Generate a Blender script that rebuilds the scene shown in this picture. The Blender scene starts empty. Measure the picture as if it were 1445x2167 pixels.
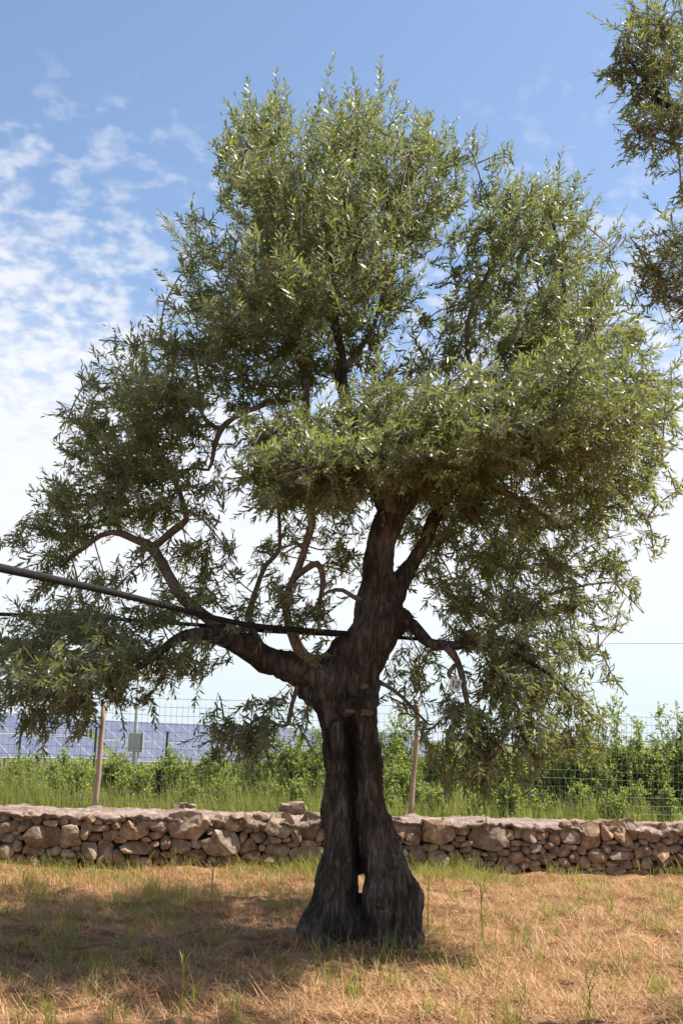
import bpy, math, random
import numpy as np
from mathutils import Matrix, Vector

# ------------------------------------------------------------------ camera, sky, sun
random.seed(4)
rng = np.random.default_rng(11)
scene = bpy.context.scene
COL = scene.collection
F_PX, W_PX, H_PX = 2500.0, 1445.0, 2167.0
PITCH, ROLL, CAM_Z = math.radians(10.8), math.radians(2.0), 1.6
CAM_R = Matrix.Rotation(math.radians(90) + PITCH, 3, 'X') @ Matrix.Rotation(ROLL, 3, 'Z')
cd = bpy.data.cameras.new('camera')
cam = bpy.data.objects.new('camera', cd)
COL.objects.link(cam)
cd.sensor_fit = 'VERTICAL'
cd.sensor_height = 24.0
cd.lens = F_PX / H_PX * 24.0
cd.clip_end = 6000
cam.location = (0, 0, CAM_Z)
cam.rotation_euler = CAM_R.to_euler()
scene.camera = cam

SUN_EL = math.radians(58)
TO_SUN_XY = Vector((0.97, 0.2)).normalized()
to_sun = Vector((TO_SUN_XY.x * math.cos(SUN_EL), TO_SUN_XY.y * math.cos(SUN_EL), math.sin(SUN_EL)))
sl = bpy.data.lights.new('sun', 'SUN')
sl.energy = 5.0
sl.angle = math.radians(0.53)
sl.color = (1.0, 0.94, 0.84)
sun = bpy.data.objects.new('sun', sl)
COL.objects.link(sun)
sun.rotation_euler = to_sun.to_track_quat('Z', 'Y').to_euler()
sun.location = (8, 4, 14)

scene.view_settings.view_transform = 'Standard'
scene.view_settings.look = 'None'
scene.view_settings.gamma = 1
scene.view_settings.exposure = 1.0
SKY_STRENGTH = 0.1


def build_world():
    w = bpy.data.worlds.new('World')
    scene.world = w
    w.use_nodes = True
    nt = w.node_tree
    n = nt.nodes
    L = nt.links.new
    n.clear()
    out = n.new('ShaderNodeOutputWorld')
    bg = n.new('ShaderNodeBackground')
    bg.inputs['Strength'].default_value = SKY_STRENGTH
    sky = n.new('ShaderNodeTexSky')
    sky.sky_type = 'NISHITA'
    sky.sun_disc = False
    sky.sun_elevation = SUN_EL
    sky.sun_rotation = math.atan2(TO_SUN_XY.x, TO_SUN_XY.y)
    sky.altitude = 100
    sky.air_density = 1.0
    sky.dust_density = 1.1
    sky.ozone_density = 1.6
    tc = n.new('ShaderNodeTexCoord')
    sep = n.new('ShaderNodeSeparateXYZ')
    L(tc.outputs['Generated'], sep.inputs[0])

    def mth(op, a, b=None, c=None):
        m = n.new('ShaderNodeMath')
        m.operation = op
        for i, v in enumerate((a, b, c)):
            if v is None:
                continue
            if isinstance(v, (int, float)):
                m.inputs[i].default_value = v
            else:
                L(v, m.inputs[i])
        return m.outputs[0]

    # a flat deck of altocumulus: direction projected on a plane overhead
    zc = mth('MAXIMUM', sep.outputs['Z'], 0.0)
    zz = mth('ADD', zc, 0.35)
    comb = n.new('ShaderNodeCombineXYZ')
    L(mth('DIVIDE', sep.outputs['X'], zz), comb.inputs[0])
    L(mth('DIVIDE', sep.outputs['Y'], zz), comb.inputs[1])

    def noise(scale, detail, rough, dist, off):
        mp = n.new('ShaderNodeMapping')
        mp.inputs['Location'].default_value = off
        L(comb.outputs[0], mp.inputs[0])
        t = n.new('ShaderNodeTexNoise')
        t.inputs['Scale'].default_value = scale
        t.inputs['Detail'].default_value = detail
        t.inputs['Roughness'].default_value = rough
        t.inputs['Distortion'].default_value = dist
        L(mp.outputs[0], t.inputs[0])
        return t.outputs['Fac']

    big = noise(1.9, 3, 0.5, 0.0, (1.3, 0.4, 0))
    small = noise(27.0, 3, 0.5, 0.2, (0, 0, 0))
    fine = noise(70, 3, 0.6, 0.2, (3, 1, 0))

    def mr(v, a, b, c=0.0, d=1.0, smooth=True):
        m = n.new('ShaderNodeMapRange')
        m.interpolation_type = 'SMOOTHSTEP' if smooth else 'LINEAR'
        L(v, m.inputs['Value'])
        m.inputs['From Min'].default_value = a
        m.inputs['From Max'].default_value = b
        m.inputs['To Min'].default_value = c
        m.inputs['To Max'].default_value = d
        return m.outputs['Result']
    # the deck thins out higher up, as a deck seen far off does
    cover = mr(sep.outputs['Z'], 0.20, 0.60, 1.12, -1.1, False)
    puff = mr(mth('ADD', mth('MULTIPLY', small, 0.8), mth('MULTIPLY', fine, 0.2)), 0.36, 0.66)
    dens = mth('ADD', mth('MULTIPLY', puff, 0.8), mth('MULTIPLY', mth('SUBTRACT', big, 0.5), 2.0))
    dens = mth('ADD', dens, cover)
    mask = mr(dens, 0.0, 1.45, 0.0, 0.93)
    low = mr(sep.outputs['Z'], -0.02, 0.10, 0.0, 1.0)      # under the deck: clear pale air
    mask = mth('MULTIPLY', mask, mth('ADD', mth('MULTIPLY', low, 0.75), 0.25))
    mix = n.new('ShaderNodeMix')
    mix.data_type = 'RGBA'
    L(mask, mix.inputs['Factor'])
    L(sky.outputs[0], mix.inputs['A'])
    mix.inputs['B'].default_value = (5.0, 5.05, 5.3, 1)
    veil = n.new('ShaderNodeMix')
    veil.data_type = 'RGBA'
    L(mr(sep.outputs['Z'], 0.0, 0.15, 0.9, 0.0), veil.inputs['Factor'])
    L(mix.outputs['Result'], veil.inputs['A'])
    veil.inputs['B'].default_value = (4.15, 4.8, 5.2, 1)
    L(veil.outputs['Result'], bg.inputs['Color'])
    L(bg.outputs[0], out.inputs['Surface'])


build_world()

# ------------------------------------------------------------------ helpers


def P(x, y, Y):
    """photograph pixel + real distance north of the camera -> point of the place"""
    v = CAM_R @ Vector(((x - W_PX / 2) / F_PX, (H_PX / 2 - y) / F_PX, -1.0))
    t = Y / v.y
    return np.array((v.x * t, Y, CAM_Z + v.z * t))


CAM_F = np.array(CAM_R @ Vector((0, 0, -1)))
CAM_MT = np.array(CAM_R.transposed())


def scale_at(p):
    return float(np.dot(np.asarray(p) - np.array((0, 0, CAM_Z)), CAM_F)) / F_PX     # metres per pixel


def project(p):
    q = (np.asarray(p) - np.array((0, 0, CAM_Z))) @ CAM_MT.T
    return W_PX / 2 + F_PX * q[..., 0] / -q[..., 2], H_PX / 2 - F_PX * q[..., 1] / -q[..., 2]


def vnoise(p, seed=0):
    """smooth value noise, -1..1, p is (N,3)"""
    p = np.asarray(p, dtype=np.float64)
    i = np.floor(p).astype(np.int64)
    f = p - i
    u = f * f * (3 - 2 * f)

    def h(ix, iy, iz):
        v = (ix * 374761393 + iy * 668265263 + iz * 1274126177 + seed * 974711) & 0xffffffff
        v = ((v ^ (v >> 13)) * 1274126177) & 0xffffffff
        v = v ^ (v >> 16)
        return (v & 0xffff) / 32767.5 - 1
    r = 0
    for dx in (0, 1):
        for dy in (0, 1):
            for dz in (0, 1):
                wgt = (u[:, 0] if dx else 1 - u[:, 0]) * (u[:, 1] if dy else 1 - u[:, 1]) * (u[:, 2] if dz else 1 - u[:, 2])
                r = r + wgt * h(i[:, 0] + dx, i[:, 1] + dy, i[:, 2] + dz)
    return r


def fbm(p, oct=4, seed=0, gain=0.5):
    p = np.asarray(p, dtype=np.float64)
    r, a = 0, 1.0
    for k in range(oct):
        r = r + a * vnoise(p * (2.03 ** k) + 17.3 * k, seed + k)
        a *= gain
    return r


def mesh_np(name, verts, faces_list, smooth=False, attrs=None, mats=()):
    """faces_list: list of (M,k) int arrays (each of one face size)"""
    me = bpy.data.meshes.new(name)
    verts = np.asarray(verts, dtype=np.float32)
    me.vertices.add(len(verts))
    me.vertices.foreach_set('co', verts.ravel())
    faces_list = [np.asarray(f, dtype=np.int32) for f in faces_list if len(f)]
    nl = sum(f.size for f in faces_list)
    nf = sum(len(f) for f in faces_list)
    me.loops.add(nl)
    me.polygons.add(nf)
    me.loops.foreach_set('vertex_index', np.concatenate([f.ravel() for f in faces_list]))
    sizes = np.concatenate([np.full(len(f), f.shape[1], dtype=np.int32) for f in faces_list])
    starts = np.concatenate(([0], np.cumsum(sizes)[:-1])).astype(np.int32)
    me.polygons.foreach_set('loop_start', starts)
    me.polygons.foreach_set('loop_total', sizes)
    me.polygons.foreach_set('use_smooth', np.full(nf, bool(smooth)))
    me.update(calc_edges=True)
    for k, v in (attrs or {}).items():
        a = me.attributes.new(k, 'FLOAT', 'POINT')
        a.data.foreach_set('value', np.asarray(v, dtype=np.float32))
    for m in mats:
        me.materials.append(m)
    return me


def obj(name, me, parent=None, **props):
    o = bpy.data.objects.new(name, me)
    COL.objects.link(o)
    if parent is not None:
        o.parent = parent
    for k, v in props.items():
        o[k] = v
    return o


def empty(name, loc, label, category, group=None):
    o = bpy.data.objects.new(name, None)
    COL.objects.link(o)
    o.location = loc
    o.empty_display_size = 0.2
    o['label'] = label
    o['category'] = category
    if group:
        o['group'] = group
    return o


def child(name, me, root, **props):
    """world-space mesh under an Empty that only has a location"""
    o = obj(name, me, root, **props)
    o.matrix_parent_inverse = Matrix.Translation(-Vector(root.location))
    return o


def smooth_path(pts, rad, step):
    pts = np.asarray(pts, float)
    rad = np.asarray(rad, float)
    if len(pts) < 3:
        mid = (pts[0] + pts[-1]) / 2
        pts = np.array([pts[0], mid, pts[-1]])
        rad = np.array([rad[0], (rad[0] + rad[-1]) / 2, rad[-1]])
    e0 = 2 * pts[0] - pts[1]
    e1 = 2 * pts[-1] - pts[-2]
    q = np.vstack([e0, pts, e1])
    P_, R_ = [], []
    for i in range(len(pts) - 1):
        a, b, c, d = q[i:i + 4]
        k = max(2, int(np.linalg.norm(c - b) / step))
        for t in np.arange(k) / k:
            P_.append(0.5 * ((2 * b) + (c - a) * t + (2 * a - 5 * b + 4 * c - d) * t * t + (3 * b - a - 3 * c + d) * t ** 3))
            R_.append(rad[i] * (1 - t) + rad[i + 1] * t)
    P_.append(pts[-1])
    R_.append(rad[-1])
    return np.array(P_), np.array(R_)


def tube(pts, rad, sides):
    """verts, quads, tris of a capped tube along pts"""
    pts = np.asarray(pts, float)
    n = len(pts)
    tan = np.gradient(pts, axis=0)
    tan /= np.linalg.norm(tan, axis=1)[:, None] + 1e-9
    up = np.array((0.31, 0.42, 0.85))
    if abs(np.dot(up, tan[0])) > 0.9:
        up = np.array((1.0, 0.2, 0.1))
    u = up - np.dot(up, tan[0]) * tan[0]
    u /= np.linalg.norm(u)
    U = np.empty_like(pts)
    for i in range(n):
        u = u - np.dot(u, tan[i]) * tan[i]
        u /= np.linalg.norm(u) + 1e-9
        U[i] = u
    V = np.cross(tan, U)
    ang = np.arange(sides) * 2 * math.pi / sides
    ring = pts[:, None, :] + np.asarray(rad)[:, None, None] * (np.cos(ang)[None, :, None] * U[:, None, :] + np.sin(ang)[None, :, None] * V[:, None, :])
    verts = np.vstack([ring.reshape(-1, 3), pts[:1], pts[-1:]])
    i, j = np.meshgrid(np.arange(n - 1), np.arange(sides), indexing='ij')
    j2 = (j + 1) % sides
    quads = np.stack([i * sides + j, i * sides + j2, (i + 1) * sides + j2, (i + 1) * sides + j], -1).reshape(-1, 4)
    jj = np.arange(sides)
    a = n * sides
    t0 = np.stack([(jj + 1) % sides, jj, np.full(sides, a)], -1)
    t1 = np.stack([(n - 1) * sides + jj, (n - 1) * sides + (jj + 1) % sides, np.full(sides, a + 1)], -1)
    return verts, quads, np.vstack([t0, t1])


class Joined:
    def __init__(s):
        s.v, s.q, s.t, s.n = [], [], [], 0

    def add(s, v, q=None, t=None):
        s.v.append(v)
        if q is not None and len(q):
            s.q.append(np.asarray(q) + s.n)
        if t is not None and len(t):
            s.t.append(np.asarray(t) + s.n)
        s.n += len(v)

    def mesh(s, name, mat, smooth=True):
        fl = []
        if s.q:
            fl.append(np.vstack(s.q))
        if s.t:
            fl.append(np.vstack(s.t))
        return mesh_np(name, np.vstack(s.v), fl, smooth, mats=(mat,))


BOXV = np.array([(-1, -1, -1), (1, -1, -1), (1, 1, -1), (-1, 1, -1), (-1, -1, 1), (1, -1, 1), (1, 1, 1), (-1, 1, 1)], float) / 2
BOXQ = np.array([(0, 3, 2, 1), (4, 5, 6, 7), (0, 1, 5, 4), (1, 2, 6, 5), (2, 3, 7, 6), (3, 0, 4, 7)])


def box(c, s):
    return BOXV * np.asarray(s, float) + np.asarray(c, float)


# ------------------------------------------------------------------ materials


def new_mat(name):
    m = bpy.data.materials.new(name)
    m.use_nodes = True
    nt = m.node_tree
    return m, nt.nodes, nt.links.new, nt.nodes['Principled BSDF']


def ramp(n, L, fac, stops):
    r = n.new('ShaderNodeValToRGB')
    cr = r.color_ramp
    while len(cr.elements) < len(stops):
        cr.elements.new(0.5)
    for e, (p, c) in zip(cr.elements, stops):
        e.position = p
        e.color = (*c, 1)
    L(fac, r.inputs[0])
    return r.outputs[0]


def tex_noise(n, L, scale, detail=4, rough=0.55, vec=None, stretch=None):
    t = n.new('ShaderNodeTexNoise')
    t.inputs['Scale'].default_value = scale
    t.inputs['Detail'].default_value = detail
    t.inputs['Roughness'].default_value = rough
    if vec is None:
        g = n.new('ShaderNodeNewGeometry')
        vec = g.outputs['Position']
    if stretch:
        mp = n.new('ShaderNodeMapping')
        mp.inputs['Scale'].default_value = stretch
        L(vec, mp.inputs[0])
        vec = mp.outputs[0]
    L(vec, t.inputs[0])
    return t.outputs['Fac']


def bump(n, L, h, strength, dist, prev=None):
    b = n.new('ShaderNodeBump')
    b.inputs['Strength'].default_value = strength
    b.inputs['Distance'].default_value = dist
    L(h, b.inputs['Height'])
    if prev is not None:
        L(prev, b.inputs['Normal'])
    return b.outputs[0]


def simple_mat(name, stops, scale=8, rough=0.85, bscale=40, bstr=0.4, bdist=0.01, stretch=None, spec=0.3):
    m, n, L, b = new_mat(name)
    f = tex_noise(n, L, scale, 5, 0.6, stretch=stretch)
    L(ramp(n, L, f, stops), b.inputs['Base Color'])
    b.inputs['Roughness'].default_value = rough
    b.inputs['Specular IOR Level'].default_value = spec
    if bstr:
        L(bump(n, L, tex_noise(n, L, bscale, 5, 0.65, stretch=stretch), bstr, bdist), b.inputs['Normal'])
    return m


def leaf_mat(name, top_stops, back, transl, trans_f=0.32, rough=0.38, spec=0.5):
    """two-sided leaf: upper side by the leaf's own tint, paler underside, light passing through"""
    m, n, L, b = new_mat(name)
    at = n.new('ShaderNodeAttribute')
    at.attribute_name = 'tint'
    col = ramp(n, L, at.outputs['Fac'], top_stops)
    g = n.new('ShaderNodeNewGeometry')
    mx = n.new('ShaderNodeMix')
    mx.data_type = 'RGBA'
    L(g.outputs['Backfacing'], mx.inputs['Factor'])
    L(col, mx.inputs['A'])
    mx.inputs['B'].default_value = (*back, 1)
    L(mx.outputs['Result'], b.inputs['Base Color'])
    b.inputs['Roughness'].default_value = rough
    b.inputs['Specular IOR Level'].default_value = spec
    tr = n.new('ShaderNodeBsdfTranslucent')
    tr.inputs['Color'].default_value = (*transl, 1)
    ms = n.new('ShaderNodeMixShader')
    ms.inputs[0].default_value = trans_f
    L(b.outputs[0], ms.inputs[1])
    L(tr.outputs[0], ms.inputs[2])
    L(ms.outputs[0], n['Material Output'].inputs['Surface'])
    return m


M = {}
M['olive_leaf'] = leaf_mat('olive_leaf', [(0.0, (0.034, 0.048, 0.018)), (0.55, (0.078, 0.1, 0.036)), (0.9, (0.15, 0.17, 0.052)), (1.0, (0.32, 0.28, 0.06))],
                           (0.18, 0.2, 0.12), (0.32, 0.36, 0.075), 0.36, 0.40, 0.5)
M['shrub_leaf'] = leaf_mat('shrub_leaf', [(0.0, (0.06, 0.085, 0.014)), (0.6, (0.12, 0.155, 0.026)), (1.0, (0.2, 0.225, 0.04))],
                           (0.14, 0.18, 0.05), (0.42, 0.5, 0.07), 0.45, 0.45, 0.4)
M['green_grass'] = leaf_mat('green_grass', [(0.0, (0.065, 0.085, 0.015)), (0.55, (0.14, 0.155, 0.03)), (0.8, (0.27, 0.235, 0.06)), (1.0, (0.46, 0.36, 0.14))],
                            (0.14, 0.16, 0.035), (0.42, 0.44, 0.085), 0.42, 0.5, 0.3)
M['straw'] = leaf_mat('straw', [(0.0, (0.15, 0.065, 0.03)), (0.35, (0.37, 0.205, 0.10)), (0.75, (0.57, 0.37, 0.19)), (1.0, (0.74, 0.58, 0.37))],
                      (0.46, 0.27, 0.125), (0.42, 0.24, 0.1), 0.18, 0.55, 0.35)
M['flower'] = leaf_mat('flower', [(0.0, (0.25, 0.08, 0.3)), (0.5, (0.3, 0.1, 0.28)), (0.52, (0.65, 0.45, 0.03)), (0.75, (0.7, 0.5, 0.05)), (0.77, (0.7, 0.68, 0.6)), (1.0, (0.75, 0.72, 0.66))],
                       (0.4, 0.3, 0.3), (0.4, 0.3, 0.2), 0.3, 0.6, 0.2)


def bark_mat(name, stops, zst, bstr):
    m, n, L, b = new_mat(name)
    f1 = tex_noise(n, L, 30, 6, 0.7, stretch=(1, 1, zst))
    f2 = tex_noise(n, L, 3.0, 3, 0.5)
    mm = n.new('ShaderNodeMath')
    mm.operation = 'MULTIPLY_ADD'
    L(f2, mm.inputs[0])
    mm.inputs[1].default_value = 0.5
    L(f1, mm.inputs[2])
    sb = n.new('ShaderNodeMath')
    sb.operation = 'SUBTRACT'
    L(mm.outputs[0], sb.inputs[0])
    sb.inputs[1].default_value = 0.25
    L(ramp(n, L, sb.outputs[0], stops), b.inputs['Base Color'])
    b.inputs['Roughness'].default_value = 0.9
    b.inputs['Specular IOR Level'].default_value = 0.2
    nb = bump(n, L, f1, bstr, 0.035)
    nb = bump(n, L, tex_noise(n, L, 95, 4, 0.6, stretch=(1, 1, zst)), bstr * 0.7, 0.01, nb)
    L(nb, b.inputs['Normal'])
    return m


M['bark'] = bark_mat('olive_bark', [(0.3, (0.016, 0.012, 0.009)), (0.48, (0.055, 0.043, 0.034)), (0.62, (0.125, 0.105, 0.088)), (0.75, (0.21, 0.185, 0.16))], 0.2, 1.0)
M['branch'] = bark_mat('olive_branch_bark', [(0.3, (0.07, 0.05, 0.038)), (0.5, (0.15, 0.112, 0.088)), (0.7, (0.25, 0.2, 0.165))], 0.6, 0.6)
M['twig'] = simple_mat('twig_bark', [(0.3, (0.16, 0.13, 0.08)), (0.7, (0.28, 0.24, 0.16))], 30, bstr=0)
M['scar'] = simple_mat('cut_wood', [(0.3, (0.085, 0.06, 0.042)), (0.7, (0.19, 0.145, 0.105))], 25, bscale=80, bstr=0.5)
M['shrub_stem'] = simple_mat('shrub_stem', [(0.3, (0.09, 0.065, 0.045)), (0.7, (0.17, 0.13, 0.09))], 20, bstr=0)

# stone: per-stone tint, pits and lichen
m, n, L, b = new_mat('limestone')
oi = n.new('ShaderNodeObjectInfo')
f = tex_noise(n, L, 9, 6, 0.65)
c1 = ramp(n, L, f, [(0.3, (0.15, 0.108, 0.08)), (0.5, (0.33, 0.25, 0.19)), (0.68, (0.52, 0.425, 0.345))])
tint = ramp(n, L, oi.outputs['Random'], [(0.0, (0.62, 0.58, 0.55)), (0.25, (1.0, 0.96, 0.93)), (0.5, (0.85, 0.82, 0.8)), (0.75, (1.05, 0.88, 0.72)), (1.0, (0.55, 0.48, 0.44))])
mx = n.new('ShaderNodeMix')
mx.data_type = 'RGBA'
mx.blend_type = 'MULTIPLY'
mx.inputs['Factor'].default_value = 1.0
L(c1, mx.inputs['A'])
L(tint, mx.inputs['B'])
lich = n.new('ShaderNodeMapRange')
L(tex_noise(n, L, 3.7, 5, 0.7), lich.inputs['Value'])
lich.inputs['From Min'].default_value = 0.54
lich.inputs['From Max'].default_value = 0.66
lich.inputs['To Max'].default_value = 0.7
mx2 = n.new('ShaderNodeMix')
mx2.data_type = 'RGBA'
L(lich.outputs[0], mx2.inputs['Factor'])
L(mx.outputs['Result'], mx2.inputs['A'])
mx2.inputs['B'].default_value = (0.15, 0.125, 0.10, 1)
L(mx2.outputs['Result'], b.inputs['Base Color'])
b.inputs['Roughness'].default_value = 0.92
b.inputs['Specular IOR Level'].default_value = 0.2
nb = bump(n, L, tex_noise(n, L, 22, 6, 0.7), 0.8, 0.02)
nb = bump(n, L, tex_noise(n, L, 95, 4, 0.6), 0.5, 0.006, nb)
L(nb, b.inputs['Normal'])
M['stone'] = m

# mortar capping: crushed-stone mortar
m, n, L, b = new_mat('mortar')
vo = n.new('ShaderNodeTexVoronoi')
vo.inputs['Scale'].default_value = 26
g = n.new('ShaderNodeNewGeometry')
L(g.outputs['Position'], vo.inputs['Vector'])
f = tex_noise(n, L, 4, 6, 0.65)
c1 = ramp(n, L, f, [(0.3, (0.12, 0.072, 0.048)), (0.52, (0.25, 0.16, 0.115)), (0.7, (0.38, 0.27, 0.205))])
mx = n.new('ShaderNodeMix')
mx.data_type = 'RGBA'
mx.blend_type = 'MULTIPLY'
mx.inputs['Factor'].default_value = 0.55
L(c1, mx.inputs['A'])
bw = n.new('ShaderNodeRGBToBW')
L(vo.outputs['Color'], bw.inputs[0])
L(bw.outputs[0], mx.inputs['B'])
hs = n.new('ShaderNodeHueSaturation')
hs.inputs['Saturation'].default_value = 0.8
hs.inputs['Value'].default_value = 1.25
L(mx.outputs['Result'], hs.inputs['Color'])
L(hs.outputs[0], b.inputs['Base Color'])
b.inputs['Roughness'].default_value = 0.95
nb = bump(n, L, vo.outputs['Distance'], 0.7, -0.012)
nb = bump(n, L, tex_noise(n, L, 60, 5, 0.7), 0.6, 0.01, nb)
L(nb, b.inputs['Normal'])
M['mortar'] = m

M['earth_fill'] = simple_mat('earth_fill', [(0.3, (0.04, 0.028, 0.02)), (0.7, (0.10, 0.072, 0.05))], 12, bscale=50, bstr=0.8)
M['post_wood'] = simple_mat('weathered_post', [(0.3, (0.22, 0.15, 0.105)), (0.7, (0.42, 0.32, 0.24))], 18, stretch=(1, 1, 0.12), bscale=60, bstr=0.5, bdist=0.004)
M['wire'] = simple_mat('green_coated_wire', [(0.4, (0.13, 0.22, 0.17)), (0.6, (0.2, 0.28, 0.23))], 8, rough=0.45, bstr=0, spec=0.5)
M['pipe'] = simple_mat('black_plastic', [(0.4, (0.011, 0.011, 0.012)), (0.7, (0.024, 0.022, 0.022))], 25, rough=0.62, bscale=90, bstr=0.15, bdist=0.002, spec=0.15)
M['tag'] = simple_mat('tag_white', [(0.3, (0.62, 0.58, 0.55)), (0.7, (0.74, 0.70, 0.67))], 40, rough=0.6, bstr=0)
M['ink'] = simple_mat('tag_ink', [(0.3, (0.02, 0.02, 0.03)), (0.7, (0.035, 0.03, 0.04))], 40, rough=0.6, bstr=0)
M['galv'] = simple_mat('galvanised', [(0.3, (0.36, 0.37, 0.37)), (0.7, (0.5, 0.5, 0.49))], 10, rough=0.5, bstr=0, spec=0.5)
M['cabinet'] = simple_mat('cabinet_grey', [(0.3, (0.32, 0.34, 0.32)), (0.7, (0.4, 0.41, 0.39))], 6, rough=0.55, bstr=0)
M['darkpost'] = simple_mat('dark_steel', [(0.3, (0.03, 0.035, 0.035)), (0.7, (0.06, 0.065, 0.06))], 10, rough=0.6, bstr=0)
M['frame'] = simple_mat('panel_frame', [(0.3, (0.27, 0.27, 0.29)), (0.7, (0.34, 0.34, 0.36))], 6, rough=0.4, bstr=0, spec=0.5)
M['pv'] = simple_mat('panel_cells', [(0.35, (0.075, 0.085, 0.135)), (0.65, (0.11, 0.115, 0.17))], 1.3, rough=0.33, bstr=0, spec=0.6)

# ground: red-brown soil with chopped straw in front, green field beyond the wall
m, n, L, b = new_mat('ground')
f = tex_noise(n, L, 3.2, 7, 0.68)
soil = ramp(n, L, f, [(0.32, (0.09, 0.045, 0.024)), (0.5, (0.24, 0.125, 0.06)), (0.66, (0.40, 0.235, 0.115))])
f2 = tex_noise(n, L, 1.7, 5, 0.6)
fld = ramp(n, L, f2, [(0.35, (0.07, 0.085, 0.025)), (0.65, (0.16, 0.16, 0.055))])
at = n.new('ShaderNodeAttribute')
at.attribute_name = 'zone'
mx = n.new('ShaderNodeMix')
mx.data_type = 'RGBA'
L(at.outputs['Fac'], mx.inputs['Factor'])
L(soil, mx.inputs['A'])
L(fld, mx.inputs['B'])
L(mx.outputs['Result'], b.inputs['Base Color'])
b.inputs['Roughness'].default_value = 0.95
b.inputs['Specular IOR Level'].default_value = 0.15
nb = bump(n, L, tex_noise(n, L, 26, 6, 0.72), 1.0, 0.03)
L(nb, b.inputs['Normal'])
M['ground'] = m

# ------------------------------------------------------------------ terrain
WALL_Y0, WALL_S = 14.75, 0.17        # the wall's front foot: Y = WALL_Y0 + WALL_S * X
TREE_D = 9.8
TREE_X = float(P(755, 1960, TREE_D)[0])


def wall_y(x):
    return WALL_Y0 + WALL_S * np.asarray(x)


def sstep(a, b, v):
    t = np.clip((v - a) / (b - a), 0, 1)
    return t * t * (3 - 2 * t)


def ground_h(x, y):
    x = np.asarray(x, float)
    y = np.asarray(y, float)
    p = np.stack([x, y, np.zeros_like(x)], -1).reshape(-1, 3)
    und = fbm(p * 0.45, 3, 3).reshape(x.shape) * 0.03
    clod = fbm(p * 3.1, 4, 8).reshape(x.shape) * 0.042
    d = y - wall_y(x)
    front = und + clod + 0.03 * np.exp(-((x - TREE_X) ** 2 + (y - TREE_D) ** 2) / 0.9) + 0.05 * np.exp(-(d / 0.35) ** 2)
    back = 0.52 - 1.0 * sstep(6, 36, d) + und * sstep(0, 3, d) + 0.006 * np.clip(d - 120, 0, 400) * 0
    far = sstep(0.28, 0.5, d)
    return front * (1 - far) + back * far


def axis(parts):
    out = []
    for a, b, k in parts:
        out.append(np.linspace(a, b, k, endpoint=False))
    return np.concatenate(out + [[parts[-1][1]]])


def build_ground():
    xs = axis([(-1500, -60, 12), (-60, -8, 26), (-8, 8, 300), (8, 60, 26), (60, 1500, 12)])
    ys = axis([(-80, 4, 24), (4, 17.5, 270), (17.5, 70, 60), (70, 2500, 24)])
    X, Y = np.meshgrid(xs, ys)
    Z = ground_h(X, Y)
    v = np.stack([X, Y, Z], -1).reshape(-1, 3)
    ny, nx = X.shape
    i, j = np.meshgrid(np.arange(ny - 1), np.arange(nx - 1), indexing='ij')
    q = np.stack([i * nx + j, i * nx + j + 1, (i + 1) * nx + j + 1, (i + 1) * nx + j], -1).reshape(-1, 4)
    zone = sstep(0.2, 0.5, (Y - wall_y(X))).ravel()
    obj('ground', mesh_np('ground', v, [q], True, {'zone': zone}, (M['ground'],)), kind='structure')


build_ground()

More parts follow.
